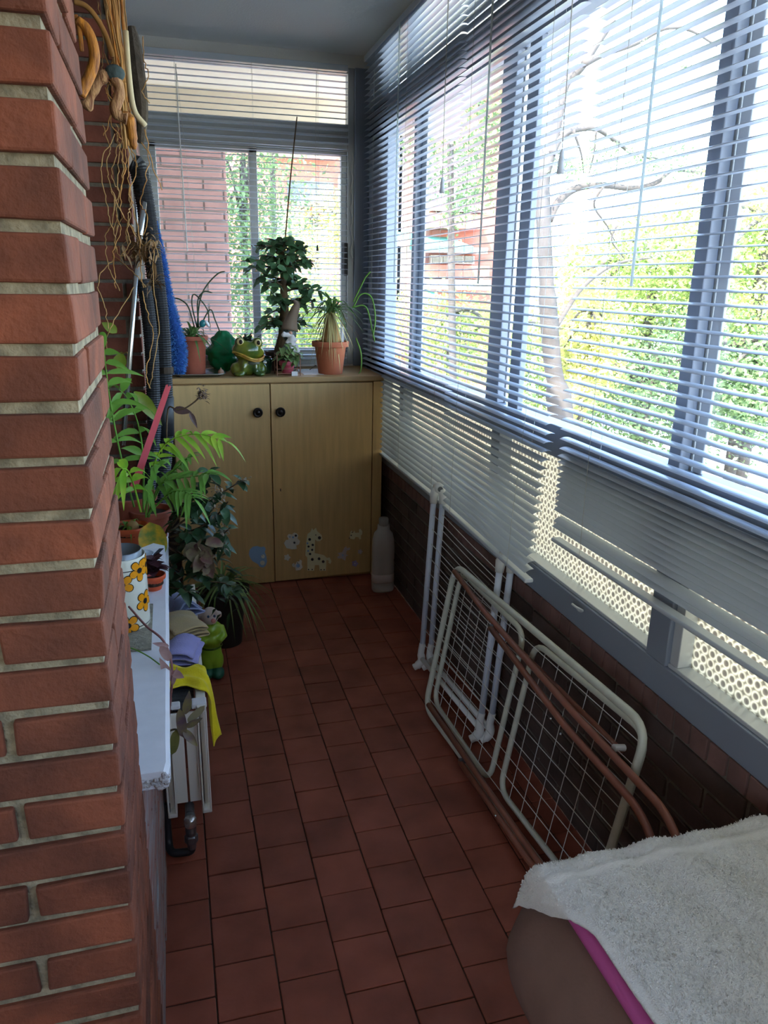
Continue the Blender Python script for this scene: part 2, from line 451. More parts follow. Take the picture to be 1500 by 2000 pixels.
# ------------------------------------------------------------------ blinds
def slat_prof(tilt, w=.031, camber=.0032, th=.0007):
    """closed curved profile in (across, up); across is + towards the room"""
    top = []; bot = []
    for i in range(7):
        s = -1+2*i/6; a = s*w/2; u = camber*(1-s*s)
        ca, sa = math.cos(tilt), math.sin(tilt)
        top.append((a*ca+u*sa, -a*sa+u*ca)); bot.append((a*ca+(u-th)*sa, -a*sa+(u-th)*ca))
    return top+bot[::-1]
def blind(name, label, axis, c0, c1, pos, z0, z1, inward, tiltf, zf=None, cordpos=(), push=None, pitch=.0268, skip=()):
    root = thing(name, label, 'blind', (pos, (c0+c1)/2, z1) if axis == 'y' else ((c0+c1)/2, pos, z1), 'venetian blinds at the windows')
    mb = MB(); k = 0; nseg = 6
    nsl = int((z1-.03-z0)/pitch)
    for k in range(nsl):
        z = z1-.03-pitch*(k+.6)
        if k in skip: continue
        pr = slat_prof(tiltf(z)+rnd.uniform(-.02, .02))
        d0 = rnd.uniform(-.004, .004); d1 = rnd.uniform(-.004, .004); rows = []
        for i in range(nseg+1):
            t = i/nseg; c = (c0+d0)*(1-t)+(c1+d1)*t
            zz = z if zf is None else zf(z, t)
            zz += rnd.uniform(-.0006, .0006)
            off = 0 if zf is None else 0
            if axis == 'y': rows.append(mb.vs([(pos+inward*a-(push(z, t) if push else 0), c, zz+u) for a, u in pr]))
            else: rows.append(mb.vs([(c, pos+inward*a, zz+u) for a, u in pr]))
        m_ = len(pr)
        for i in range(nseg):
            for q in range(m_): mb.face([rows[i][q], rows[i][(q+1)%m_], rows[i+1][(q+1)%m_], rows[i+1][q]])
        mb.face(rows[0]); mb.face(rows[-1][::-1])
    mb.build('slat_panel', M_slat, root, smooth=False)
    h = MB()
    if axis == 'y': h.box((pos-.017, c0, z1-.028), (pos+.017, c1, z1))
    else: h.box((c0, pos-.017, z1-.028), (c1, pos+.017, z1))
    h.build('headrail', M_slat, root, bevel=.002)
    zz = [z0-.004 if zf is None else zf(z0-.004, t) for t in (0, 1)]
    h = MB(); c_ = [(c0, zz[0]), (c1, zz[1])]; rr = []
    for c, z in c_:
        q = [(-.013, -.006), (.013, -.006), (.015, 0), (.013, .006), (-.013, .006), (-.015, 0)]
        px_ = push(z, (c-c0)/(c1-c0)) if push else 0
        rr.append(h.vs([(pos+a-px_, c, z+b_) if axis == 'y' else (c, pos+a, z+b_) for a, b_ in q]))
    for q in range(6): h.face([rr[0][q], rr[0][(q+1)%6], rr[1][(q+1)%6], rr[1][q]])
    h.face(rr[0]); h.face(rr[1][::-1]); h.build('bottom_rail', M_slat, root, bevel=.002)
    for c in cordpos:
        t = (c-c0)/(c1-c0); zb_ = z0 if zf is None else zf(z0, t)
        cb = MB()
        for o in (-.0165, .0165):
            pq = (lambda z: pos+o-(push(z, t) if push else 0)); P = [(pq(z1-.02+(zb_-z1+.02)*i_/12), c, z1-.02+(zb_-z1+.02)*i_/12) for i_ in range(13)] if axis == 'y' else [(c, pos+o, z1-.02), (c, pos+o, zb_)]
            cb.tube(P, .0007, 4)
        cb.build('ladder_cord', M_cord, root)
    return root
tl = lambda z: .10 if z > 1.0 else .10+.25*min(1, (1.0-z)/.2)
bl1 = blind('venetian_blind', 'pale venetian blind on the side window, farthest one in the corner above the cabinet', 'y', 2.822, 4.20, 1.045, .685, 2.635, -1, tl, None, (2.95, 3.45, 4.0))
def zf2(z, t):
    """the lower slats of the middle blind sag towards the camera end (t=0)"""
    k = max(0, min(1, (1.15-z)/.46)); return z + k*.012
bl2 = blind('venetian_blind', 'pale venetian blind on the side window, middle one, its bottom pushed out by the rack', 'y', 1.945, 2.805, 1.035, .685, 2.635, -1, tl, zf2, (2.08, 2.66), push=lambda z, t: .034*(1-.8*t)*max(0, min(1, (1.2-z)/.45)))
def zf3(z, t):
    k = max(0, min(1, (1.10-z)/.4)); return z + k*.165*(1-.1*t)
bl3 = blind('venetian_blind', 'pale venetian blind on the side window, nearest one, with twisted lower slats', 'y', .35, 1.885, 1.045, .70, 2.635, -1,
            lambda z: .10 if z > 1.05 else .10+.35*min(1, (1.05-z)/.15), zf3, (1.72, .75), skip=(66, 69, 70))
bl4 = blind('venetian_blind', 'open venetian blind across the back window behind the plants', 'x', -.075, .955, YB-.035, 1.14, 2.60, -1, lambda z: .06, None, (.10, .47, .80), pitch=.0285)
# pull cords, wands and tassels
def cord(root, pts, r=.0012, name='pull_cord', m=None): return MB().tube(pts, r, 5).build(name, m or M_cord, root)
M_tassel = mat('tassel', lin(220,222,224), .5, transl=.4)
for root, y, zb_, dx in ((bl1, 2.93, 1.93, .022), (bl2, 1.968, 1.885, .022), (bl3, .9, 1.9, .022)):
    xx = root.location.x-dx
    cord(root, [(xx, y, 2.61), (xx-.002, y+.004, 2.2), (xx, y, zb_)]); cord(root, [(xx, y+.012, 2.61), (xx, y+.006, 2.2), (xx, y+.001, zb_)])
    MB().lathe((xx, y, zb_-.055), [(.004, .055), (.006, .05), (.010, .012), (.0105, 0), (.004, -.001)], 10).build('tassel', M_tassel, root, smooth=True)
for root, y in ((bl1, 3.56), (bl2, 2.50), (bl3, 1.60)):
    MB().tube([(root.location.x-.02, y, 2.61), (root.location.x-.022, y, 1.55)], .0035, 8).build('tilt_wand', mat('clear wand', lin(228,236,238), .15, transl=.7), root)
cord(bl4, [at(345,140,y=YB-.06), at(362,300,y=YB-.06), at(390,640,y=YB-.06)], .001)
cord(bl4, [at(618,140,y=YB-.06), at(616,300,y=YB-.06), at(620,480,y=YB-.06)], .001)
MB().lathe(at(620,490,y=YB-.06), [(.003,.03),(.007,.0),(.003,-.001)], 8).build('tassel', M_black, bl4)
MB().tube([at(343,125,y=YB-.06), at(348,220,y=YB-.06), at(366,490,y=YB-.06)], .0028, 6).build('tilt_wand', mat('white wand', lin(230,232,230), .3), bl4)
MB().tube(spline([at(688+2*math.sin(k*1.9), 300+k*12, y=YB-.03) for k in range(18)], 3), .003, 5).build('pull_cord', M_cord, bl4)
for (px, py) in ((1135, 1187), (884, 997)):
    p = at(px, py, x=XW-.002)
    r_ = thing('cord_hook', 'small clear plastic hook on the window rail '+('behind the wire rack' if px > 1000 else 'under the farthest blind'), 'hook', p)
    MB().tube(spline([p+V((-.002,.018,-.008)), p+V((-.022,.012,.008)), p+V((-.024,-.01,.01)), p+V((-.006,-.018,0)), p+V((-.004,.0,-.01)), p+V((-.002,.018,-.008))], 5), .0035, 6).build('hook_body', M_alulight, r_, smooth=True)
# ------------------------------------------------------------------ cabinet
CY, CT = 3.80, 1.09
cab = thing('cabinet', 'low oak-veneered two-door cabinet under the back window with animal stickers', 'cabinet', (.52, 4.0, 0))
b = MB(); b.box((-.012, CY+.02, 0), (1.043, 4.285, 1.062)); b.build('body', M_oak2, cab, bevel=.002)
b = MB(); b.box((-.018, CY-.004, 1.064), (1.046, 4.29, CT)); b.build('top_board', M_oak2, cab, bevel=.003)
b = MB(); b.box((.992, CY-.001, .0), (1.043, CY+.03, 1.062)); b.build('side_stile', M_oak, cab, bevel=.002)
def door(x0, x1, zb_, tilt):
    b = MB(); pts = [(x0, CY, zb_), (x1, CY, zb_+tilt), (x1, CY, 1.057), (x0, CY, 1.057)]
    b.prism(pts, (0, .019, 0)); return b.build('door', M_oak, cab, bevel=.002)
dl = door(-.008, .4605, .006, 0); dr = door(.4655, .988, .008, .012)
for d_, px, py in ((dl, 503, 805), (dr, 547, 804)):
    p = at(px, py, y=CY)
    k = MB().lathe(p, [(.012, .0), (.013, -.006), (.022, -.010), (.0245, -.018), (.0235, -.023), (.017, -.0255), (.016, -.022), (.010, -.022), (.009, -.025), (.002, -.026)], 28, 'y').build('knob', M_blackm, d_, smooth=True)
    MB().lathe(p, [(.0135,-.0258),(.0125,-.0268),(.0125,-.0252)], 24, 'y', caps=False).build('knob_ring', M_steel2, d_) if False else None
p = at(548, 957, y=CY); MB().box((p.x-.002, CY-.0008, p.z-.007), (p.x+.002, CY+.002, p.z+.007)).build('keyhole', M_black, dr)
# vinyl stickers, cut to simple animal and flower shapes
M_stw = mat('sticker white', lin(226,224,210), .5); M_stb = mat('sticker blue', lin(150,186,220), .5)
M_std = mat('sticker dark spots', lin(60,60,62), .5); M_sty = mat('sticker cream', lin(228,222,180), .5); M_stp = mat('sticker lilac', lin(170,160,210), .5); M_stg = mat('sticker grey pink', lin(200,190,190), .5)
def spx(cx, cy): return at(470+cx/4.6875, 980+cy/4.6875, y=CY-.0006)
def sticker(parent, label, mats, polys, dots):
    s = MB()
    for mi, pts in polys: s.mi = mi; s.prism([spx(*q) for q in pts], (0, .0004, 0))
    for mi, cx, cy, r in dots:
        s.mi = mi; pts = [V(spx(cx+r*math.cos(a*PI/5), cy+r*math.sin(a*PI/5)))-V((0, .0003, 0)) for a in range(10)]; s.prism(pts, (0, .0002, 0))
    o = s.build('sticker', mats, parent); o['label'] = label
def blob(cx, cy, r, n=10, amp=.12, ph=0): return [(cx+r*(1+amp*math.cos(5*a*2*PI/(n*4)*4+ph))*math.cos(a*2*PI/n), cy+r*(1+amp*math.cos(5*a*2*PI/(n*4)*4+ph))*math.sin(a*2*PI/n)) for a in range(n)]
sticker(dr, 'spotted giraffe sticker', [M_sty, M_std, M_stb], [(0, [(610,630),(610,510),(592,492),(602,360),(612,295),(640,275),(655,240),(665,262),(690,238),(700,268),(742,305),(748,340),(728,360),(700,362),(682,345),(678,470),(762,488),(790,515),(815,510),(832,545),(822,570),(802,558),(808,540),(785,532),(780,632),(724,632),(718,580),(680,580),(672,632)])],
        [(1,632,345,13),(1,660,395,11),(1,622,410,10),(1,655,440,10),(1,636,478,11),(1,656,528,13),(1,718,522,13),(1,756,548,13),(1,688,304,5),(1,722,330,15),(2,612,380,9),(2,618,450,9),(1,622,620,6),(1,655,620,6),(1,736,622,6),(1,765,622,6)])
sticker(dr, 'white puppy face sticker', [M_stw, M_std, M_stb], [(0, [(395,380),(415,350),(440,345),(425,315),(440,295),(470,300),(490,282),(515,290),(528,310),(520,335),(545,360),(535,390),(510,400),(515,432),(470,436),(420,425)])], [(1,492,375,10),(1,505,310,11),(2,480,325,10),(2,450,322,7)])
sticker(dr, 'small white dog sticker', [M_sty, M_std], [(0, [(992,335),(1000,318),(1005,275),(1018,262),(1030,285),(1042,262),(1050,285),(1085,282),(1082,255),(1098,248),(1115,270),(1112,300),(1100,310),(1102,340),(1088,345),(1080,325),(1052,322),(1040,345),(1022,342)])], [(1,1012,308,6),(1,1022,280,5),(1,996,332,5)])
sticker(dr, 'pale rabbit sticker', [M_stg, M_stb], [(0, [(885,505),(905,492),(890,470),(930,462),(950,420),(968,408),(972,425),(1003,418),(1000,440),(972,448),(965,480),(985,490),(965,500),(958,540),(925,520),(890,518)])], [(1,935,490,9)])
sticker(dr, 'blue puppy sticker', [M_stw, M_stb, M_std], [(0, [(468,575),(488,560),(498,578),(515,548),(540,545),(540,528),(562,540),(558,570),(568,600),(545,625),(505,630),(498,600),(478,598)])], [(1,525,585,18),(2,520,560,4)])
for cx, cy, r, lab, mm in ((426,510,27,'white flower sticker', M_stw), (1094,457,20,'grey flower sticker', M_stg), (1046,566,26,'lilac flower sticker', M_stp)):
    sticker(dr, lab, [mm, M_stw], [(0, blob(cx, cy, r, 20, .22))], [(1,cx,cy,r*.25)])
sticker(dl, 'pale blue lion sticker', [M_stb, M_stw, M_std], [(0, [(75,480),(82,440),(110,412),(150,405),(185,415),(215,410),(230,430),(222,460),(235,500),(242,545),(230,585),(205,602),(175,595),(160,572),(110,545),(85,510)])], [(1,205,500,18),(1,200,560,22),(2,198,490,4)])

# ------------------------------------------------------------------ detergent bottle
pb = at(747, 1152, z=0)
bt = thing('detergent_bottle', 'white plastic bottle on the floor between the cabinet and the parapet', 'bottle', pb)
def slab_lathe(mb, c, prof, sx, sy, seg=28, pw=2.8):
    rings = []
    for r, h in prof:
        ring = []
        for k in range(seg):
            a = 2*PI*k/seg; ca, sa = math.cos(a), math.sin(a)
            d = (abs(ca)**pw+abs(sa)**pw)**(-1/pw)
            ring.append(V(c)+V((r*sx*d*ca, r*sy*d*sa, h)))
        rings.append(mb.vs(ring))
    for i in range(len(rings)-1):
        for k in range(seg): mb.face([rings[i][k], rings[i][(k+1)%seg], rings[i+1][(k+1)%seg], rings[i+1][k]])
    mb.face(rings[0][::-1]); mb.face(rings[-1])
M_btl = mat('milky plastic', lin(205,200,196), .4, transl=.25)
b = MB(); slab_lathe(b, pb, [(.92,0),(.98,.008),(1,.03),(.98,.10),(1,.11),(1.0,.16),(.97,.17),(1.0,.18),(1.0,.24),(.95,.28),(.82,.315),(.55,.335),(.52,.36)], .058, .042)
b.build('bottle_body', M_btl, bt, smooth=True)
b = MB().lathe(pb, [(.024,.358),(.025,.362),(.025,.392),(.022,.398),(.004,.399)], 20); b.build('cap', mat('grey cap', lin(150,148,145), .5), bt, smooth=True)
b = MB(); slab_lathe(b, pb, [(1.006,.052),(1.012,.056),(1.006,.098)], .058, .042); b.build('bottle_label', mat('label', lin(196,178,172), .5), bt, smooth=True)

# ------------------------------------------------------------------ radiator
RY0, RY1, RZ0, RZ1, RX0, RX1 = 1.875, 2.78, .105, .44, -.082, .030
rad = thing('radiator', 'white double panel radiator with open top below the ledge', 'radiator', ((RX0+RX1)/2, 2.3, RZ0))
M_rad = mat('radiator enamel', lin(234,232,222), .35)
for xa, xb, nm in ((RX0, RX0+.014, 'rear_panel'), (RX1-.014, RX1, 'front_panel')):
    b = MB(); pts = []
    nfl = 24
    b.box((xa, RY0+.025, RZ0+.012), (xb, RY1, RZ1-.012))
    for k in range(nfl):   # pressed ribs
        y = RY0+.05+(RY1-RY0-.08)*k/nfl
        x = xb if nm == 'front_panel' else xa
        b.box((x-.004, y, RZ0+.04), (x+.004, y+.016, RZ1-.04))
    b.build(nm, M_rad, rad, bevel=.003)
for xa in (RX0-.004, RX1-.022):
    b = MB(); b.box((xa, RY0, RZ0), (xa+.026, RY1, RZ0+.012)); b.box((xa, RY0, RZ1-.012), (xa+.026, RY1, RZ1)); 
    b.box((xa, RY0, RZ0), (xa+.005, RY0+.012, RZ1)); b.box((xa+.021, RY0, RZ0), (xa+.026, RY0+.012, RZ1)); b.build('side_rail', M_rad, rad, bevel=.002)
b = MB(); b.box((-.063, RY0+.02, RZ0+.03), (-.030, RY0+.028, RZ1-.02)); b.box((-.024, RY0+.02, RZ0+.03), (.006, RY0+.028, RZ1-.02)); b.build('end_plate', M_rad, rad, bevel=.002)
b = MB()
for k in range(110):
    y = RY0+.06+k*.0079
    if y < RY1-.01: b.box((RX0+.026, y, RZ1-.035), (RX1-.026, y+.0022, RZ1-.010))
b.build('convector_grille', mat('grille grey', lin(92,94,98), .4, metal=.4), rad)
b = MB(); b.box((RX1-.034, RY0+.018, RZ1-.012), (RX1+.006, RY0+.052, RZ1+.006)); b.build('rail_clip', M_white, rad, bevel=.004)
b = MB(); b.box((RX0+.022, RY0+.03, RZ1-.014), (RX0+.048, RY0+.055, RZ1+.0)); b.build('rail_clip', M_white, rad, bevel=.004)
vp = V((-.027, RY0-.03, .082))
b = MB(); b.tube([V((-.027, RY0+.03, .118)), V((-.027, RY0-.012, .118))], .013, 14); b.tube([V((-.027, RY0-.012, .118)), V((-.027, RY0-.034, .112)), V((-.027, RY0-.04, .085)), V((-.027, RY0-.04, .03))], [.014,.016,.015,.012], 14)
b.lathe((-.027, RY0-.04, .05), [(.018,0),(.019,.004),(.019,.022),(.016,.026)], 6)
b.build('valve', M_steel2, rad, smooth=False, bevel=.0015)
b = MB().lathe((-.027, RY0-.04, .115), [(.016,-.012),(.017,-.008),(.017,.010),(.012,.016),(.002,.017)], 18); b.build('valve_cap', M_steel, rad, smooth=True)
b = MB().tube(spline([V((-.027, RY0-.04, .04)), V((-.03, RY0-.04, .022)), V((-.05, RY0-.038, .018)), V((-.082, RY0-.03, .020)), V((-.09, RY0-.0, .04)), V((-.09, RY0+.02, .14))], 6), .011, 12); b.build('supply_pipe', M_black, rad, smooth=True)

# ------------------------------------------------------------------ cloths on the radiator
def sheet(name, mats, fn, nu, nv, th, parent=None, smooth=True):
    """cloth surface fn(u,v) -> point, with thickness"""
    mb = MB(); g = [[mb.bm.verts.new(fn(i/nu, j/nv)) for j in range(nv+1)] for i in range(nu+1)]
    for i in range(nu):
        for j in range(nv): mb.face([g[i][j], g[i+1][j], g[i+1][j+1], g[i][j+1]])
    o = mb.build(name, mats, parent, smooth=smooth, fixn=True)
    md = o.modifiers.new('t', 'SOLIDIFY'); md.thickness = th; md.offset = 0
    return o
M_tan = mat('tan cloth', lin(206,184,134), .95, var=.15, vscale=18, bump=.5, bscale=220, sheen=.3)
M_lil = mat('lilac cloth', lin(166,166,228), .95, var=.12, vscale=18, bump=.6, bscale=220, sheen=.3)
M_yel = mat('yellow cloth', lin(246,228,30), .95, var=.12, vscale=22, bump=.6, bscale=240, sheen=.2)
def wrinkle(p, s, a): return a*noise.noise(p*s)
RT = RZ1+.004
# folded tan cloth: stacked soft layers
fold = thing('cleaning_cloth', 'tan folded cleaning cloth lying on the radiator', 'cloth', (-.03, 2.33, RT))
pc = V((-.022, 2.36, RT))
def folded(root, c, mat_, ax, ay, layers, name='fold_layer', rotz=0, th=.004, puff=.012, seed=0):
    R3 = Matrix.Rotation(rotz, 3, 'Z')
    path = []   # zig-zag profile in (s, h): folded like a letter
    w = ax
    for l in range(layers):
        h = .003+l*.0095; xs = [-w/2, -w/4, 0, w/4, w/2]
        if l % 2: xs = xs[::-1]
        for k, x in enumerate(xs): path.append((x*(1-.03*l), h+puff*(1-(2*x/w)**2)*(l/layers)))
        if l < layers-1:
            sx = 1 if xs[-1] > 0 else -1
            path.append((sx*(w/2+.006), h+.005))
    pp = spline([V((a, 0, b_)) for a, b_ in path], 4)
    def fn(u, v):
        i = min(len(pp)-1, int(round(u*(len(pp)-1)))); q = pp[i]
        y = (v-.5)*ay*(1+.04*math.sin(q.z*200+seed))
        p_ = V((q.x+.006*noise.noise(V((v*3, q.z*30, seed))), y, q.z+.008*noise.noise(V((q.x*14, v*2.5, seed)))*(.4+q.z*12)))
        p_.z = max(p_.z, .003)
        return c + R3 @ p_
    return sheet('folded_cloth', mat_, fn, len(pp)-1, 22, th, root)
folded(fold, pc, M_tan, .115, .15, 4, rotz=.35)
lil = thing('cleaning_cloth', 'lilac crumpled microfibre cloth on the radiator between the tan and yellow cloths', 'cloth', (-.03, 2.2, RT))
folded(lil, V((-.025, 2.185, RT)), M_lil, .100, .13, 3, rotz=-.2, th=.005, puff=.03, seed=5)
# yellow cloth draped over the front rail
prof = spline([V((-.094, 0, RT-.02)), V((-.082, 0, RT+.008)), V((-.05, 0, RT+.012)), V((-.01, 0, RT+.014)), V((.025, 0, RT+.012)), V((.044, 0, RT-.006)), V((.050, 0, RT-.05)), V((.054, 0, RT-.12)), V((.060, 0, RT-.17))], 7)
def fy(u, v):
    q = prof[min(len(prof)-1, int(round(u*(len(prof)-1))))]
    w0 = .095 - .035*max(0, (u-.5)*2)
    yc = 2.055 - .05*u - .03*max(0, u-.55)
    e = 1+.14*math.sin(u*13)+.08*math.sin(u*31)
    y = yc+(v-.5)*2*w0*e*.75
    return V((q.x+.012*math.sin(v*9+u*4)*max(0, u-.5)*2 + .006*max(0, u-.6)*math.sin(v*17), y, q.z+.006*math.sin(v*14+u*9)+.004*noise.noise(V((u*7, v*6, 1)))+(.05*(v-.2)*max(0, u-.6))))
ye = sheet('cleaning_cloth', M_yel, fy, len(prof)-1, 30, .003)
tag(ye, 'bright yellow cloth draped over the radiator front rail', 'cloth')

# ------------------------------------------------------------------ drying racks
M_rackA = mat('rack blue white enamel', lin(206,216,232), .35)
M_plast = mat('white plastic', lin(226,228,226), .4)
M_wire = mat('plastic coated wire', lin(206,208,204), .4)
M_rackB = mat('rack cream enamel', lin(202,206,192), .35, var=.1, vscale=30)
M_copper = mat('brown enamel tube', lin(150,96,78), .35, var=.15, vscale=20)
BF, BN, TF, TN = V((.925,2.70,.03)), V((.962,2.155,.03)), V((.987,2.79,.755)), V((1.012,2.175,.69))
ra = thing('drying_rack', 'white wire drying rack folded against the parapet, taller one behind', 'drying rack', (.95, 2.43, 0))
def bil(a, b_, c, d, u, v): return lerp(lerp(a, b_, u), lerp(c, d, u), v)
for fr, dx in enumerate((0, .034)):
    o = V((dx, -.012*fr, 0))
    for A, B, nm in ((BF, TF, 'far'), (BN, TN, 'near')):
        MB().tube([A+o+(B-A)*.10, A+o+(B-A)*.95], .0115, 12).build('upright_tube', M_rackA, ra, smooth=True)
    MB().tube([BF+o+V((0,0,.03)), BN+o+V((0,0,.03))], .010, 12).build('bottom_tube', M_plast, ra, smooth=True)
    for k in range(10):
        v0 = .13+.082*k; a, b_ = bil(BF, BN, TF, TN, 0, v0)+o, bil(BF, BN, TF, TN, 1, v0)+o
        mid = (a+b_)/2-V((0,0,.004)); MB().tube([a, mid, b_], .0014, 5).build('line_wire', M_wire, ra)
    for A, B in ((BF, TF), (BN, TN)):   # moulded feet
        up = (B-A).normalized()
        MB().tube(spline([A+o+up*.09, A+o+up*.05+V((-.004,0,0)), A+o+up*.02+V((-.001,-.004,0)), A+o+V((-.012,.0,.0)), A+o+V((-.03,.004,-.012))], 5), [.0135]*6+[.0155]*6+[.017]*5+[.014]*4, 12).build('foot', M_plast, ra, smooth=True)
for A, B in ((BF, TF), (BN, TN)):      # hinge knuckle joining both frames at the top
    up = (B-A).normalized(); c = B+V((.016, -.006, 0))
    b = MB(); b.tube([B-up*.055, B-up*.02, c+up*.012], [.0145, .018, .019], 14); b.tube([B+V((.034,-.012,0))-up*.055, B+V((.034,-.012,0))-up*.02, c+up*.012], [.0145, .018, .019], 14)
    b.lathe(c+V((0, -.018, .008)), [(.016,0),(.021,.004),(.021,.032),(.016,.036)], 18, 'y'); b.build('hinge_cap', M_plast, ra, smooth=True)
    MB().lathe(c+V((0, -.0195, .008)), [(.011,.0),(.010,.003),(.002,.003)], 16, 'y').build('hinge_pin', M_steel2, ra)

BBL, BBR, BTL, BTR = V((.845,2.40,.016)), V((.915,1.33,.016)), V((.952,2.43,.572)), V((.985,1.285,.60))
rb = thing('drying_rack', 'cream and brown wire drying rack folded in front of the taller white one', 'drying rack', (.9, 1.9, 0))
nB = (BBR-BBL).cross(BTL-BBL).normalized()
if nB.x > 0: nB = -nB       # points to the room
B_ = lambda u, v, o=0: bil(BBL, BBR, BTL, BTR, u, v)+nB*o
MB().tube(rloop(B_(0,0), B_(1,0), B_(1,1), B_(0,1), .07), .0105, 12, closed=True).build('outer_frame', M_rackB, rb, smooth=True)
MB().tube(rloop(B_(.015,.06,-.022), B_(.455,.02,-.022), B_(.455,.93,-.022), B_(.015,.96,-.022), .06), .009, 10, closed=True).build('wing_frame', M_rackB, rb, smooth=True)
MB().tube(rloop(B_(.515,.05,-.022), B_(.985,.06,-.022), B_(.985,.95,-.022), B_(.515,.93,-.022), .06), .009, 10, closed=True).build('wing_frame', M_rackB, rb, smooth=True)
for k in range(9):
    v0 = .08+.105*k; MB().tube([B_(.005, v0), B_(.5, v0, -.004), B_(.995, v0)], .0012, 5).build('line_wire', M_wire, rb)
for u0, u1 in ((.02, .45), (.52, .98)):
    for k in range(6):
        u = u0+(u1-u0)*(k+.8)/7; MB().tube([B_(u, .05, -.02), B_(u, .95, -.02)], .0011, 5).build('line_wire', M_wire, rb)
# brown folding legs: two long U bends
def uleg(off, u0, v0, u1, v1, w0): 
    P = [B_(u0, v0, off), B_(u1, v1, off)]
    return P
L1 = [B_(.03,.97,.016), B_(.30,.90,.020), B_(.8,.83,.026), B_(1.13,.80,.03), B_(1.20,.72,.03), B_(1.20,.16,.03), B_(1.13,.07,.03), B_(.8,.05,.028), B_(.05,.07,.018)]
L2 = [B_(.36,.87,.036), B_(.8,.765,.044), B_(1.08,.74,.046), B_(1.155,.66,.046), B_(1.155,.15,.046), B_(1.08,.05,.046), B_(.8,.03,.044), B_(.36,.03,.036)]
def rounded(P, r=.05):
    out = [P[0]]
    for i in range(1, len(P)-1):
        a, q, c = P[i-1], P[i], P[i+1]; u = (a-q); w = (c-q); rr = min(r, u.length*.45, w.length*.45)
        for k in range(5):
            t = k/4; out.append((q+u.normalized()*rr)*(1-t)**2+q*2*t*(1-t)+(q+w.normalized()*rr)*t*t)
    out.append(P[-1]); return out
MB().tube(rounded(L1), .0095, 12).build('leg', M_copper, rb, smooth=True)
MB().tube(rounded(L2), .0095, 12).build('leg', M_copper, rb, smooth=True)
MB().tube([B_(.40,.84,-.012), B_(.93,.80,-.02)], .008, 10).build('brace', M_copper, rb, smooth=True)
for u, v0, o in ((.36,.875,.026), (.36,.04,.026), (.04,.955,.008), (.93,.82,-.008)):
    c = B_(u, v0, o); MB().tube([c-nB*.016, c+nB*.016], .009, 10).build('hinge', M_steel2 if u == .36 else M_plast, rb, bevel=.001)
for u, v0, o in ((.62,.79,.033), (.8,.73,.054), (.75,.75,.054), (.62,.035,.05)):
    c = B_(u, v0, o); MB().ball(c, .0045, 8, 6).build('rivet', M_steel, rb, smooth=True)

# ------------------------------------------------------------------ padded seat and towel
M_seat = mat('brown upholstery', lin(128,100,90), .85, var=.1, vscale=20, bump=.15, bscale=200)
M_mag = mat('magenta padding', lin(198,92,162), .75, bump=.1, bscale=160)
seat = thing('padded_seat', 'brown padded bench with a magenta edge in the near right corner', 'bench', (.80, .55, 0))
SX0, SX1, SY1, SZ = .575, 1.035, .962, .552
def zs(x): return SZ
def shell(name, m_, prof, y0, parent=seat, r=.06):
    """rounded-corner body from (inset, height) rings"""
    mb = MB(); rings = []
    for ins, z in prof:
        ring = []
        for sx, sy, a0 in ((1,1,0), (-1,1,PI/2), (-1,-1,PI), (1,-1,1.5*PI)):
            for k in range(8):
                a = a0+PI/2*k/7; cx = (SX1-r if sx > 0 else SX0+r); cy = (SY1-r if sy > 0 else y0+r)
                i2 = ins if sx < 0 or ins > 0 else 0
                ring.append((cx+(r-i2)*math.cos(a), cy+(r-(ins if sy > 0 else 0))*math.sin(a), z))
        rings.append(mb.vs(ring))
    n = len(rings[0])
    for p_, q_ in zip(rings, rings[1:]):
        for k in range(n): mb.face([p_[k], p_[(k+1)%n], q_[(k+1)%n], q_[k]])
    mb.face(rings[0][::-1]); mb.face(rings[-1]); return mb.build(name, m_, parent, smooth=True)
shell('seat_base', M_seat, [(.10,.318),(.05,.322),(.0,.335),(-.044,.356),(-.074,.388),(-.082,.425),(-.070,.47),(-.042,.510),(-.012,.541),(.01,SZ)], .10)
shell('seat_pad', M_mag, [(.004,SZ+.0005),(-.006,SZ+.006),(-.008,SZ+.016),(-.002,SZ+.026),(.012,SZ+.030)], .09)
for lx, ly in ((.72,.76),(.96,.76),(.72,.25),(.96,.25)): MB().tube([(lx,ly,0),(lx,ly,.32)], .022, 14).build('leg', M_black, seat)
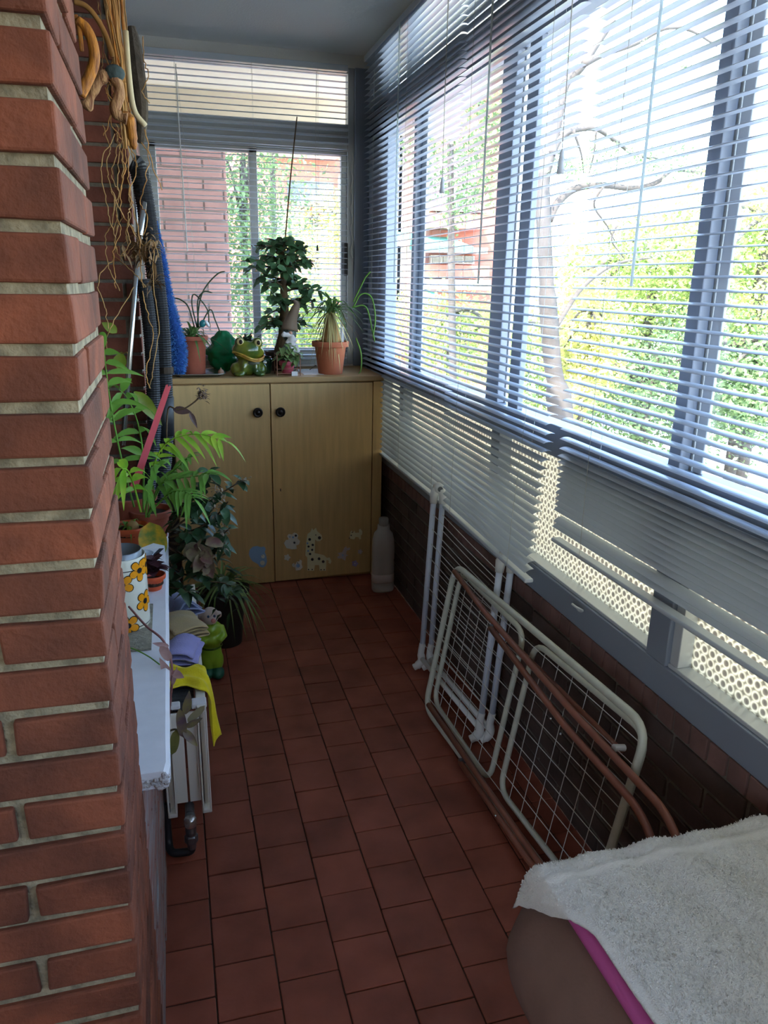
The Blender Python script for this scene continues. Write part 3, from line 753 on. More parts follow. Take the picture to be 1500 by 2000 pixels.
# terry towel lying over it
def terry():
    mb = MB(); NU, NV = 150, 190; g = []
    y0, y1 = .12, SY1+.022
    zt = lambda x: zs(x)+.0345
    for i in range(NU+1):
        s = i/NU; row = []
        for j in range(NV+1):
            t = j/NV; y = y0+(y1-y0)*t
            corner = max(0, (t-.80)/.20)
            hang = -.016+.120*corner**1.4
            tot = (SX1-.004-(SX0-.014))+hang; d = tot*(1-s)           # distance from the wall side
            xx = SX1-.004-d
            if xx >= SX0-.014: x, z = xx, zt(xx)-.004*max(0, 1-(xx-SX0)/.03)
            else:
                q = SX0-.014-xx; x = SX0-.014-.010*min(1, q/.02)-.12*q*corner; z = zt(SX0)-.004-q*.97
                y += .02*q/.1*corner
            p = V((x, y, z))
            fr = .006*math.sin((x*3.1+y)*17+2*noise.noise(V((x*5, y*5, 0))))*max(0, (t-.35)) + .020*max(0, noise.noise(V((x*7+y*3, y*2.5, 4))))
            p.z += max(-.003, fr)
            if t > .955: p.z -= .004 ; 
            if t > .985: p.z -= .012*(t-.985)/.015
            hem = .93 < t < .955 or s < .03
            f = .0022 if not hem else .0006
            p += V((noise.noise(p*170), noise.noise(p*170+V((9,0,0))), abs(noise.noise(p*150+V((0,9,0))))*1.8))*f
            row.append(mb.bm.verts.new(p))
        g.append(row)
    for i in range(NU):
        for j in range(NV): mb.face([g[i][j], g[i+1][j], g[i+1][j+1], g[i][j+1]])
    P3 = [[v.co.copy() for v in row] for row in g]
    o = mb.build('towel', mat('white terry', lin(238,238,234), .98, bump=1, bscale=420, sheen=.5, var=.05, vscale=120), smooth=True)
    md = o.modifiers.new('t', 'SOLIDIFY'); md.thickness = .004; md.offset = 1
    tag(o, 'white terry towel spread over the padded seat', 'towel')
    pile = MB(); r = random.Random(3)
    for k in range(52000):
        i, j = r.randrange(int(NU*.03)+1, NU), r.randrange(NV)
        if .928 < j/NV < .957: continue
        A, B, C_ = P3[i][j], P3[i+1][j], P3[i][j+1]; q = A+(B-A)*r.random()+(C_-A)*r.random()
        nn = (B-A).cross(C_-A).normalized()
        d = (nn*.8+V((r.uniform(-1,1), r.uniform(-1,1), r.uniform(-1,1)))).normalized(); s_ = d.orthogonal().normalized()*.0010
        q = q+nn*.003; e = q+d*r.uniform(.003,.0055); pile.face(pile.vs([q-s_, q+s_, e+s_, e-s_]))
    po = pile.build('terry_pile', o.data.materials[0], fixn=False); po.parent = o; po['kind'] = 'stuff'
    return o
terry()
# ------------------------------------------------------------------ things on the cabinet
M_leafd = mat('dark leaf', lin(44,74,46), .45, var=.3, vscale=20, transl=.2)
M_jade = mat('jade leaf', lin(88,126,86), .35, var=.3, vscale=16, transl=.2)
M_leafg = mat('green leaf', lin(128,182,76), .45, var=.25, vscale=14, transl=.35)
M_leafl = mat('lime leaf', lin(188,222,76), .45, var=.2, vscale=14, transl=.4, col2=lin(134,190,56))
M_leafy = mat('yellowing leaf', lin(232,178,36), .5, col2=lin(120,140,50), vscale=30, transl=.35)
M_grassy = mat('strap leaf', lin(110,146,84), .45, var=.3, vscale=12, transl=.3)
M_wood = mat('woody stem', lin(104,84,60), .9, var=.35, vscale=40, bump=.6, bscale=120)
M_dry = mat('dry stem', lin(190,148,92), .85, var=.3, vscale=40)
def pot(root, c, r0, r1, h, m_=None, rim=.014, name='pot'):
    m_ = m_ or M_terra; e = r1*1.10
    b = MB().lathe(c, [(r0*.2,.001),(r0,.0),(r0+(r1-r0)*.75,h-rim*1.6),(e,h-rim*1.5),(e*1.02,h-.003),(e,h),(e*.9,h),(r1*.86,h-.02),(r1*.1,h-.022)], 32)
    b.build(name, m_, root, smooth=True, bevel=.001)
    MB().lathe(V(c), [(r1*.1,h-.018),(r1*.5,h-.014),(r1*.87,h-.016),(r1*.87,h-.03),(r1*.1,h-.03)], 20, wob=.01).build('soil', M_soil, root)
def straps(root, c, n, L, w, m_, spread=1.0, elev=(.4, 1.3), droop=(.5, 1.4), seed=1, bias=None, name='foliage', seg=9):
    r = random.Random(seed); mb = MB()
    for k in range(n):
        a = r.uniform(0, 2*PI) if bias is None else r.gauss(bias[0], bias[1])
        e = r.uniform(*elev); d = V((math.cos(a)*math.cos(e)*spread, math.sin(a)*math.cos(e)*spread, math.sin(e)))
        l = L*r.uniform(.55, 1.1)
        mb.leaf(V(c)+V((r.uniform(-.012,.012), r.uniform(-.012,.012), 0)), d, l, w*r.uniform(.7,1.15), droop=r.uniform(*droop), fold=.22, n=seg, shape='strap')
    return mb.build(name, m_, root, smooth=True, fixn=False)

# tray with the old pot and spider plant
tr = thing('tray', 'small stainless steel tray at the left end of the cabinet top', 'tray', at(395, 729, z=CT))
c = V((.125, 3.955, CT)); mb = MB()
def rrect(cx, cy, hx, hy, r, z, n=5):
    o = []
    for sx, sy, a0 in ((1,1,0), (-1,1,PI/2), (-1,-1,PI), (1,-1,1.5*PI)):
        for k in range(n+1):
            a = a0+PI/2*k/n; o.append((cx+sx*(hx-r)+r*math.cos(a), cy+sy*(hy-r)+r*math.sin(a), z))
    return o
rs = [mb.vs(rrect(c.x, c.y, .105, .105, .035, CT+.001)), mb.vs(rrect(c.x, c.y, .122, .118, .045, CT+.014)), mb.vs(rrect(c.x, c.y, .132, .127, .05, CT+.017)), mb.vs(rrect(c.x, c.y, .132, .127, .05, CT+.015)), mb.vs(rrect(c.x, c.y, .120, .116, .045, CT+.011)), mb.vs(rrect(c.x, c.y, .104, .104, .035, CT+.003))]
mb.face(rs[0][::-1])
for a, b_ in zip(rs, rs[1:]):
    for k in range(len(a)): mb.face([a[k], a[(k+1)%len(a)], b_[(k+1)%len(a)], b_[k]])
mb.face(rs[-1]); mb.build('tray_body', M_steel, tr, smooth=True)
p = V((.105, 3.985, CT+.004))
sp = thing('potted_spider_plant', 'spider plant in an old terracotta pot standing in the steel tray', 'plant', p)
pot(sp, p, .058, .070, .185, M_terra2)
straps(sp, p+V((0,0,.17)), 46, .21, .019, M_grassy, elev=(.3,1.4), droop=(.5,1.0), seed=3)
mb = MB()
for P in ([(385,640),(390,590),(402,560),(425,535),(440,530)], [(380,640),(368,600),(352,585),(338,582)], [(388,640),(386,590),(398,570),(415,572)], [(385,640),(375,595),(380,575),(405,605),(408,640)], [(390,640),(410,605),(420,625),(430,650)]):
    mb.tube(spline([at(a, b_, y=3.985+.01*k) for k, (a, b_) in enumerate(P)], 5), [.0035]*(5*(len(P)-1))+[.001], 5)
mb.build('arching_leaf', M_leafd, sp, smooth=True)
# little bird on a pick
q = at(396, 632, y=3.93)
bd = thing('bird_ornament', 'teal and white bird pick stuck in the spider plant pot', 'ornament', q)
MB().ball(q, (.016,.012,.019), 14, 10, Matrix.Rotation(.5,3,'Y')).build('bird_body', mat('teal glaze', lin(40,120,128), .3), bd, smooth=True)
MB().ball(q+V((.021,-.004,.0)), (.009,.010,.018), 12, 8, Matrix.Rotation(-.5,3,'Y')).build('wing', M_white, bd, smooth=True)
MB().tube([q, q+V((.004,.01,-.07))], .0015, 5).build('pick', M_wood, bd)
q = at(431, 719, y=3.91)
on = tag(MB().lathe(V((q.x, 3.90, CT+.0045)), [(.002,0),(.012,.003),(.015,.012),(.012,.022),(.004,.028),(.0015,.036)], 16).build('bulb', mat('onion skin', lin(180,140,112), .5, var=.2, vscale=30), smooth=True), 'small tan bulb lying in the steel tray', 'bulb')

# crumpled green plastic bag
p = V((.262, 4.10, CT+.002)); 
def bagmb():
    mb = MB(); prof_n = 26; seg = 40; rings = []
    for i in range(prof_n+1):
        t = i/prof_n; r = .086*math.sin(PI*min(.97, t*.9+.06))**.6*(1-.15*t); z = .205*t
        ring = []
        for k in range(seg):
            a = 2*PI*k/seg; d = V((math.cos(a), math.sin(a), t*3)); 
            q = r*(1+.34*noise.noise(d*1.7)+.30*abs(noise.noise(d*3.6))-.18*abs(noise.noise(d*8))-.06); ring.append(p+V((q*math.cos(a)*1.0, q*math.sin(a)*.8, z)))
        rings.append(mb.vs(ring))
    for i in range(prof_n):
        for k in range(seg): mb.face([rings[i][k], rings[i][(k+1)%seg], rings[i+1][(k+1)%seg], rings[i+1][k]])
    mb.face(rings[0][::-1]); mb.face(rings[-1]); return mb
bag = bagmb().build('plastic_bag', mat('green film', lin(20,138,84), .2, spec=.7, transl=.35, bump=.6, bscale=40), smooth=True)
tag(bag, 'crumpled shiny green plastic bag behind the frog', 'bag')

# frog planter
p = V((.372, 3.905, CT)); 
fr = thing('frog_planter', 'glazed smiling frog planter with wide mouth and leafy top', 'planter', p)
M_frog = mat('frog glaze', lin(48,80,34), .22, col2=lin(122,124,34), vscale=11, coat=.5)
mb = MB()
mb.ball(p+V((0,0,.052)), (.052,.050,.055)); mb.ball(p+V((-.008,-.012,.118)), (.068,.058,.046)); mb.ball(p+V((.028,.0,.105)), (.045,.045,.042))
for sx, dx in ((-1,-.038), (1,.044)): mb.ball(p+V((dx*.95-.002,-.030,.155)), (.024,.022,.025))
for sx in (-1, 1):
    mb.ball(p+V((sx*.058,.006,.030)), (.026,.042,.032)); mb.ball(p+V((sx*.046,-.040,.010)), (.026,.026,.012)); mb.ball(p+V((sx*.026,-.038,.038)), (.014,.018,.036))
mb.build('frog_body', M_frog, fr, remesh=.005)
M_lip = mat('lip glaze', lin(196,168,70), .3, col2=lin(150,96,40), vscale=30)
lip = [p+V((x, -.066+.9*x*x*7, z)) for x, z in ((-.072,.110),(-.058,.112),(-.035,.104),(-.01,.090),(.02,.080),(.045,.080),(.062,.088),(.066,.098))]
MB().tube(spline(lip, 5), .0052, 8).build('lip', M_lip, fr, smooth=True)
MB().tube(spline([q+V((0,.006,-.008)) for q in lip[1:-1]], 5), .0055, 8).build('lip', M_lip, fr, smooth=True)
MB().ball(p+V((.018,-.036,.062)), (.032,.020,.013)).build('chin', mat('mouth grey', lin(84,92,78), .4), fr, smooth=True)
for dx, zz in ((-.038,.158), (.040,.154)):
    c = p+V((dx,-.044,zz)); e = MB().ball(c, (.0155,.013,.017)).build('eye', mat('eye glaze', lin(216,204,140), .2), fr, smooth=True)
    MB().ball(c+V((.002,-.0105,.001)), (.0085,.005,.0105)).build('pupil', M_blackm, e, smooth=True)
straps(fr, p+V((.0,.03,.15)), 34, .085, .016, M_leafd, elev=(.5,1.4), droop=(.1,.6), seed=9, name='foliage', seg=5)
mb = MB(); mb.lathe(p+V((.075,.075,0)), [(.002,0),(.042,.001),(.052,.02),(.055,.07),(.048,.085),(.046,.083),(.05,.06)], 24)
fr.scale = (1.1, 1.1, 1.06)
gj = mb.build('glass_jar', mat('dark green glass', lin(28,66,44), .08, spec=.8, trans=.4), smooth=True)
tag(gj, 'dark green glass jar standing right behind the frog planter', 'jar')

# jade plant with a tall stick
p = V((.555, 4.12, CT))
ja = thing('jade_plant', 'bushy jade plant with a tall thin stick before the back window', 'plant', p)
pot(ja, p, .052, .066, .10, mat('dark pot', lin(70,52,44), .6))
tk = spline([p+V((0,0,.08)), at(556,640,y=4.12), at(555,590,y=4.12), at(553,540,y=4.12), at(550,500,y=4.12)], 5)
MB().tube(tk, [.033-.0011*i for i in range(len(tk))], 10).build('trunk', M_wood, ja, smooth=True)
br = MB(); lf = MB(); r = random.Random(21)
ends = [(470,510),(485,525),(490,480),(500,545),(512,500),(520,480),(535,470),(548,480),(560,470),(575,470),(590,480),(600,490),(615,510),(592,520),(575,515),(610,575),(622,590),(628,570),(600,600),(595,560),(520,560),(525,590),(540,520),(560,530),(575,550),(528,640),(518,620),(505,640),(600,640),(540,560),(566,500),(585,500),(545,600)]
for k, (px, py) in enumerate(ends):
    yy = 4.12+r.uniform(-.10, .08); e = at(px, py, y=yy); s0 = tk[min(len(tk)-1, max(4, len(tk)-1-int((py-470)/12)))] if py > 480 else tk[-1]
    mid = (s0+e)/2+V((0,0,.02)); bp = spline([s0, mid, e], 5); br.tube(bp, [.006-.0004*i for i in range(len(bp))], 6)
    for j in range(13):
        t = r.uniform(.35, 1.0); q = bp[int(t*(len(bp)-1))]; a = r.uniform(0, 2*PI); el = r.uniform(-.9, .9)
        d = V((math.cos(a)*math.cos(el), math.sin(a)*math.cos(el), math.sin(el)))
        lf.leaf(q, d, r.uniform(.042,.066), r.uniform(.024,.038), up=(r.uniform(-.8,.8), r.uniform(-1,.2), .7), droop=.2, fold=.12, n=6, shape='round' if r.random() < .7 else 'lance')
br.build('branches', M_wood, ja, smooth=True); lf.build('foliage', M_jade, ja, smooth=True, fixn=False)
MB().tube([p+V((-.005,.01,.09)), at(557,465,y=4.14), at(568,340,y=4.15), at(580,228,y=4.16)], [.0045,.0042,.0038,.003], 7).build('support_stick', M_wood, ja, smooth=True)

# garden gnome with a basket of rosettes
p = V((.590, 3.97, CT))
gn = thing('garden_gnome', 'white-bearded garden gnome in a brown hat behind a rosette plant', 'figurine', p)
mb = MB(); mb.ball(p+V((0,0,.06)), (.042,.034,.062)); mb.ball(p+V((0,0,.155)), (.030,.028,.032)); mb.build('gnome_body', mat('gnome coat', lin(92,112,108), .5, var=.2), gn, remesh=.005)
MB().tube(spline([p+V((0,0,.168)), p+V((.006,.004,.20)), p+V((.022,.006,.24)), p+V((.032,.008,.268)), p+V((.020,.008,.285))], 5), [.035]*2+[.033,.031,.029,.027,.025,.023,.021,.020,.019,.018,.017,.016,.015,.014,.012,.010,.008,.006,.004], 14).build('hat', mat('hat brown', lin(122,104,88), .7), gn, smooth=True)
mb = MB(); r = random.Random(4)
for k in range(26): mb.ball(p+V((r.gauss(0,.014), -.030+r.uniform(-.006,.004), .125+r.gauss(0,.022))), r.uniform(.006,.012), 8, 6)
mb.build('beard', mat('beard white', lin(214,214,220), .8), gn, remesh=.004)
MB().ball(p+V((0,-.031,.160)), .008, 10, 8).build('nose', mat('skin glaze', lin(206,160,136), .4), gn, smooth=True)
for sx in (-1, 1): MB().ball(p+V((sx*.012,-.027,.170)), .003, 8, 6).build('eye', M_black, gn, smooth=True)
gn.scale = (1.25, 1.25, 1.28)
p = V((.565, 3.895, CT))
ro = thing('wire_planter', 'small square wire planter holding a pale green rosette plant in a pink pot', 'plant', p)
mb = MB(); hx, hy, hz = .058, .045, .105
for sx in (-1,1):
    for sy in (-1,1): mb.tube([p+V((sx*hx,sy*hy,.001)), p+V((sx*hx,sy*hy,hz))], .0026, 6)
for z in (.012, .035, hz):
    mb.tube([p+V((-hx,-hy,z)), p+V((hx,-hy,z)), p+V((hx,hy,z)), p+V((-hx,hy,z))], .0018, 6, closed=True)
mb.build('wire_frame', mat('rusty wire', lin(140,96,76), .6), ro)
pot(ro, p+V((0,0,.006)), .026, .038, .065, mat('pink pot', lin(176,70,92), .5))
mb = MB(); r = random.Random(6)
for k in range(60):
    a = k*2.4; rr = .004+.0008*k; el = 1.3-.024*k
    mb.leaf(p+V((math.cos(a)*rr*.4, math.sin(a)*rr*.4, .072+.0003*k)), (math.cos(a)*math.cos(el), math.sin(a)*math.cos(el), math.sin(el)), .036+.0005*k, .026, droop=.25, fold=.2, n=4, shape='round')
for k in range(26):
    a = r.uniform(PI*.95, 2.05*PI); mb.leaf(p+V((r.uniform(-.045,.05), -.03, .10+r.uniform(-.03,.06))), (math.cos(a)*.8, -.5, r.uniform(-.8,.4)), r.uniform(.03,.055), .026, droop=.4, n=4, shape='round')
mb.build('rosette', mat('pale succulent', lin(140,168,110), .45, var=.25, vscale=18, transl=.2), ro, smooth=True, fixn=False)
q = V((.598, 3.848, CT)); MB().box((q.x-.018, q.y, q.z), (q.x+.012, q.y+.004, q.z+.022)).build('tag', M_white, ro)
# white card and twigs
a = V((.705, 4.02, CT)); cd = MB(); cd.box((a.x-.055, a.y-.13, CT), (a.x+.085, a.y+.12, CT+.0015)); cdo = cd.build('card', M_white)
tag(cdo, 'flat white card lying on the cabinet top between the planter and the terracotta pot', 'card')
for k, P in enumerate((((605,722),(625,708),(640,700)), ((612,706),(632,716),(644,722)))):
    tw = MB().tube([at(x_, y_, z=CT+.004+.003*k) for x_, y_ in P], .002, 5).build('twig', M_wood)
    tag(tw, ('short dry twig on the white card, pointing up to the pot rim', 'short dry twig on the white card, pointing down to the pot base')[k], 'twig')
# ponytail palm
p = V((.795, 3.935, CT))
pp = thing('ponytail_plant', 'ponytail plant with thin arching leaves in the clean terracotta pot', 'plant', p)
pot(pp, p, .062, .086, .165, M_terra, rim=.018)
MB().lathe(p+V((.002,0,.140)), [(.02,0),(.052,.012),(.050,.04),(.036,.08),(.020,.13),(.012,.18),(.008,.2)], 20, wob=.05).build('swollen_stem', M_dry, pp, smooth=True)
straps(pp, p+V((.004,0,.30)), 46, .28, .018, M_grassy, elev=(.5,1.45), droop=(.55,1.0), seed=5, seg=10)
straps(pp, p+V((.0,0,.31)), 70, .17, .009, mat('dry leaf', lin(188,176,122), .7), elev=(-.9,-.1), droop=(.7,1.0), seed=15, name='dry_leaves', seg=8, spread=.55)
mb = MB()
for P in ([(690,600),(705,575),(725,580),(733,620),(728,660)], [(688,600),(715,600),(728,650),(732,668)], [(690,590),(712,545),(724,530)], [(668,590),(650,585),(643,592)], [(695,660),(705,690),(704,725),(690,735)]):
    mb.tube(spline([at(x_, y_, y=3.93-.006*k) for k, (x_, y_) in enumerate(P)], 5), [.0038]*(5*(len(P)-1))+[.001], 5)
mb.build('arching_leaf', M_leafg, pp, smooth=True)
q = p+V((.052,-.03,.15)); mb = MB(); mb.prism([q+V((0,0,0)), q+V((.012,0,0)), q+V((.014,0,.085)), q+V((.002,0,.09))], (0,.0012,0)); mb.build('plant_label', M_white, pp)

# ------------------------------------------------------------------ pipes, rod, duster and dry vines by the jamb
def corr(pts, r, pitch=.008):
    P = spline(pts, 10); L = sum((a-b_).length for a, b_ in zip(P, P[1:])); n = int(L/pitch)*2; out = []; rs = []
    acc = [0]
    for a, b_ in zip(P, P[1:]): acc.append(acc[-1]+(a-b_).length)
    j = 0
    for i in range(n+1):
        s = L*i/n
        while j < len(P)-2 and acc[j+1] < s: j += 1
        t = (s-acc[j])/max(1e-6, acc[j+1]-acc[j]); out.append(P[j].lerp(P[j+1], t)); rs.append(r if i % 2 else r*.9)
    return MB().tube(out, rs, 14)
YP = 2.84
h = corr([at(258,318,y=YP), at(270,330,y=YP), at(284,400,y=YP), at(298,500,y=YP), at(311,600,y=YP), at(318,700,y=YP), at(322,860,y=YP), V((-.084, 2.84, .72))], .031)
ho = thing('corrugated_hose', 'thick black corrugated hose running down the brick jamb', 'hose', at(322,860,y=YP)); h.build('hose_wall', M_black, ho, smooth=False)
MB().tube([at(320,716,y=YP), at(320.5,728,y=YP)], .0335, 16).build('cable_tie', M_blackm, ho)
MB().tube([at(321,775,y=YP), at(322,850,y=YP)], .033, 16).build('tape_wrap', M_black, ho, smooth=True)
h = corr([at(279,545,y=2.80), at(288,600,y=2.80), at(296,680,y=2.80), at(300,800,y=2.80), at(300,860,y=2.80), V((-.125, 2.78, .715))], .025)
ho = tag(h.build('corrugated_hose', M_black), 'thinner black corrugated hose left of the thick hose', 'hose')
# duster
p = at(345, 730, y=3.868)
du = thing('duster', 'fuzzy blue cleaning duster hanging left of the plants on the cabinet', 'duster', p)
cl = spline([at(302,432,y=3.868), at(316,500,y=3.868), at(326,570,y=3.868), at(341,640,y=3.868), at(350,690,y=3.868), at(344,731,y=3.868)], 8)
rad_ = [.014+.026*min(1, (i/len(cl))*1.35) for i in range(len(cl))]; rad_[-1] = .018; rad_[-2] = .032
MB().tube(cl, [r_*.75 for r_ in rad_], 14).build('core', mat('duster core', lin(30,70,140), 1), du, smooth=True)
mb = MB(); r = random.Random(2)
for k in range(3800):
    i = r.randrange(len(cl)-1); t = (cl[i+1]-cl[i]).normalized(); n_ = t.orthogonal().normalized(); b_ = t.cross(n_); a = r.uniform(0, 2*PI)
    d = (n_*math.cos(a)+b_*math.sin(a)); q = cl[i].lerp(cl[i+1], r.random())+d*rad_[i]*.7; d2 = (d+V((r.uniform(-.6,.6), r.uniform(-.6,.6), r.uniform(-.9,.4)))).normalized()
    s_ = d2.orthogonal().normalized()*.0016; e = q+d2*rad_[i]*r.uniform(.25,.55)
    mb.face(mb.vs([q-s_, q+s_, e+s_*.6, e-s_*.6]))
mb.build('fibres', mat('duster blue', lin(78,140,206), .9, island=.35, transl=.3), du, fixn=False)
# rods
rd = thing('curtain_rod', 'slim silver rod leaning up against the brick jamb', 'rod', at(244,860,y=2.6))
MB().tube([at(240,870,y=2.60), at(256,660,y=2.66), at(267,510,y=2.70)], .0085, 10).build('rod_tube', M_steel, rd, smooth=True)
MB().tube([at(267,512,y=2.70), at(281,395,y=2.74)], .0098, 10).build('rod_sleeve', M_steel, rd, smooth=True)
tag(MB().tube([at(262,365,y=2.885), at(271,490,y=2.885)], .004, 8).build('thin_rod', M_alulight, smooth=True), 'thin pale rod hanging behind the silver rod', 'rod')
# hanging dry climber
M_vine = mat('dry vine', lin(206,150,82), .8, var=.3, vscale=30)
M_vine2 = mat('orange vine', lin(222,144,44), .6, col2=lin(128,72,30), vscale=50, bump=.8, bscale=120, stretch=(2,2,.4))
M_bark = mat('grey bark', lin(96,86,74), .95, var=.4, vscale=30, bump=1, bscale=90)
VY = 2.45
vi = thing('dried_climber', 'dried climbing plant with curled orange stems hanging at the top left', 'plant', at(240,0,y=VY))
for pts, r0, r1 in (([(150,40),(168,55),(181,85),(184,120),(172,155),(156,186)], .010, .012), ([(146,30),(155,60),(160,100)], .006, .004)):
    P = spline([at(a, b_, y=1.9) for a, b_ in pts], 6); MB().tube(P, [r0+(r1-r0)*i/len(P) for i in range(len(P))], 10).build('curled_stem', M_vine2, vi, smooth=True)
P = spline([at(a, b_, y=2.0) for a, b_ in ((166,212),(175,195),(188,165),(205,148),(222,153),(232,168),(232,190),(224,212),(232,226),(248,232))], 6)
MB().tube(P, [.0118+.006*noise.noise(V((i*.21,0,0))) for i in range(len(P))], 9).build('knotted_branch', mat('driftwood', lin(206,158,108), .75, col2=lin(128,78,50), vscale=60, bump=1, bscale=150, stretch=(2,2,.5)), vi, smooth=True)
P = spline([at(a, b_, y=2.1) for a, b_ in ((240,225),(250,228),(256,250),(262,292))], 6)
MB().tube(P, [.010]*8+[.0135]*4+[.012]*4+[.009]*2+[.004], 10).build('sheath', M_vine2, vi, smooth=True)
MB().ball(at(224,143,y=2.0), (.022,.016,.018), 12, 8).build('moss_knot', mat('grey green moss', lin(70,84,84), .9, bump=1), vi, smooth=True)
r = random.Random(11)
for k in range(26):
    x0 = r.uniform(196,244); x1 = r.uniform(240,260); ye = r.choice((160,200,240,285,290)); P = []
    for i in range(8):
        t = i/7; P.append(at(x0+(x1-x0)*(t**.8)*min(1, ye/220)+r.uniform(-2.2,2.2), -20+(ye+20)*t, y=2.16+.012*k))
    MB().tube(spline(P, 4), r.choice((.0015,.002,.0028,.0042)), 6).build('dry_stem', [M_vine, M_dry, M_vine2][k % 3], vi, smooth=True)
MB().tube(spline([at(245,60,y=2.2), at(252,150,y=2.2), at(262,215,y=2.2), at(284,246,y=2.2)], 5), .007, 8).build('dry_stem', mat('pale stem', lin(216,200,160), .7), vi, smooth=True)
MB().tube(spline([at(a, b_, y=2.2) for a, b_ in ((145,4),(165,10),(185,30),(205,65),(220,110))], 6), .006, 8).build('dry_stem', M_vine, vi, smooth=True)
curls = [[(225,262),(200,310),(198,340),(206,390),(215,430),(225,460),(222,500),(200,530),(190,560)], [(240,270),(232,300),(229,350),(230,400),(222,450)], [(205,170),(215,200),(218,240),(240,280),(245,330),(236,370),(240,420),(255,440),(268,470)],
    [(250,290),(252,350),(258,400),(270,450),(275,520),(280,560)], [(190,560),(205,600),(212,640)], [(268,470),(240,500),(225,480),(232,440)], [(262,560),(240,600),(215,640),(208,680),(230,690),(250,690)], [(276,570),(290,620),(300,660),(286,720),(290,760)], [(200,150),(200,120),(200,60),(190,0)],
    [(255,440),(280,480),(296,470),(310,500)], [(282,250),(300,330),(318,370)], [(300,480),(300,560),(310,640),(298,720),(294,760)], [(220,500),(260,530),(285,560)]]
for k in range(16):
    x, y_ = r.uniform(195,285), r.uniform(40,420); c_ = [(x, y_)]
    for i in range(r.randint(3,6)): x += r.uniform(-16,16); y_ += r.uniform(18,48); c_.append((min(310, max(178, x)), y_))
    curls.append(c_)
for c_ in curls:
    P = spline([at(a, b_, y=2.3+r.uniform(-.02,.08)) for a, b_ in c_], 6); P = [q+V((noise.noise(q*60), 0, noise.noise(q*60+V((7,0,0)))))*.006 for q in P]; MB().tube(P, .0014, 5).build('tendril', [M_dry, M_vine][r.randrange(2)], vi, smooth=True)
mb = MB()
for k in range(130):
    q = at(r.gauss(278,16), r.gauss(482,14), y=2.35+r.uniform(-.03,.03)); a = r.uniform(0,6.28); d = V((math.cos(a), r.uniform(-.4,.4), math.sin(a)))
    mb.leaf(q, d, r.uniform(.015,.04), .012, droop=.4, n=3)
for k in range(40):
    q = at(r.gauss(300,6), r.gauss(548,14), y=2.38); a = r.uniform(0,6.28); mb.leaf(q, (math.cos(a),0,math.sin(a)), .03, .014, n=3)
mb.build('withered_leaves', mat('withered leaf', lin(150,118,82), .9, var=.4, vscale=30), vi, fixn=False)
bk = MB().tube(spline([at(a, b_, y=2.865) for a, b_ in ((257,52),(262,90),(268,140),(276,200),(277,245),(275,280))], 5), [.012,.014,.017,.019,.020,.022,.023,.024,.024,.024,.024,.024,.023,.022,.021,.021,.020,.020,.019,.018,.017,.016,.016,.015,.014,.01], 8)
tag(bk.build('bark_strip', M_bark), 'strip of grey bark hanging at the left edge of the back window', 'bark')
# ------------------------------------------------------------------ plants and things along the ledge
LZ = .699
# small orange pot
p = V((-.165, 2.50, LZ)); op = thing('small_plant_pot', 'little orange plastic pot with a dry bulb on the ledge behind the floral tin', 'plant pot', p)
stv = MB(); stv.lathe(p, [(.002,0),(.05,0),(.05,.06),(.046,.062),(.002,.062)], 24)
pot(op, p, .036, .055, .078, mat('orange plastic', lin(216,96,52), .45), rim=.01)
MB().ball(p+V((.01,0,.072)), (.020,.018,.02), 12, 8).build('bulb', M_dry, op, smooth=True)
straps(op, p+V((0,0,.07)), 10, .09, .010, M_leafg, seed=31, elev=(.5,1.2))
# floral tin
p = V((-.150, 1.885, LZ+.006))
tile_ = MB(); tile_.box((-.32, 1.73, LZ+.0005), (-.088, 2.0, LZ+.0055)); 
tag(tile_.build('cork_mat', mat('grey cork', lin(150,146,128), .95, bump=1, bscale=120, var=.3, vscale=60)), 'grey cork mat under the floral tin', 'mat')
fc = thing('floral_tin', 'tall white tin painted with orange flowers on the ledge', 'tin', p)
R_, H_ = .058, at(262,1088,y=1.87).z-LZ
MB().lathe(p, [(.002,0),(R_*.97,.0),(R_,.004),(R_,H_-.004),(R_*.98,H_),(R_*.95,H_-.002),(R_*.94,.02),(.002,.02)], 48).build('tin_body', mat('cream tin', lin(226,222,200), .3, coat=.4), fc, smooth=True)
M_org = mat('orange print', lin(236,152,20), .35); M_ink = mat('black print', lin(26,28,30), .4)
def on_cyl(a, z, rr): return p+V((math.cos(a)*rr, math.sin(a)*rr, z))
mb = MB()
def petal(a0, z0, ang, L, W):
    for mi, k, rr in ((1, 1.0, R_+.0005), (0, .84, R_+.0010)):
        mb.mi = mi; pts = []
        for i in range(14):
            t = 2*PI*i/14; u = L*.5*k*math.cos(t); v_ = W*.5*k*math.sin(t)*(1+.25*math.cos(t))
            x = (L*.5+u*1)*math.cos(ang)-v_*math.sin(ang); z = (L*.5+u*1)*math.sin(ang)+v_*math.cos(ang)
            pts.append(on_cyl(a0+x/R_, z0+z, rr))
        mb.poly(pts)
for a0, z0 in ((-1.55,.135), (-.55,.075), (-1.45,.02), (-.2,.17), (-2.6,.09), (.6,.05), (2.2,.12), (-.75,.165)):
    z0 = z0*H_/.20
    for k in range(5): petal(a0, z0, k*2*PI/5+.35*a0, .030, .021)
    mb.mi = 1; mb.poly([on_cyl(a0+.0075*math.cos(t*PI/6)/R_, z0+.0075*math.sin(t*PI/6), R_+.0014) for t in range(12)])
for z0 in (.008, H_-.03):
    for sl in range(48):
        mb.mi = 1; a, b_ = 2*PI*sl/48, 2*PI*(sl+1)/48; mb.poly([on_cyl(a, z0, R_+.0005), on_cyl(b_, z0, R_+.0005), on_cyl(b_, z0+.0022, R_+.0005), on_cyl(a, z0+.0022, R_+.0005)])
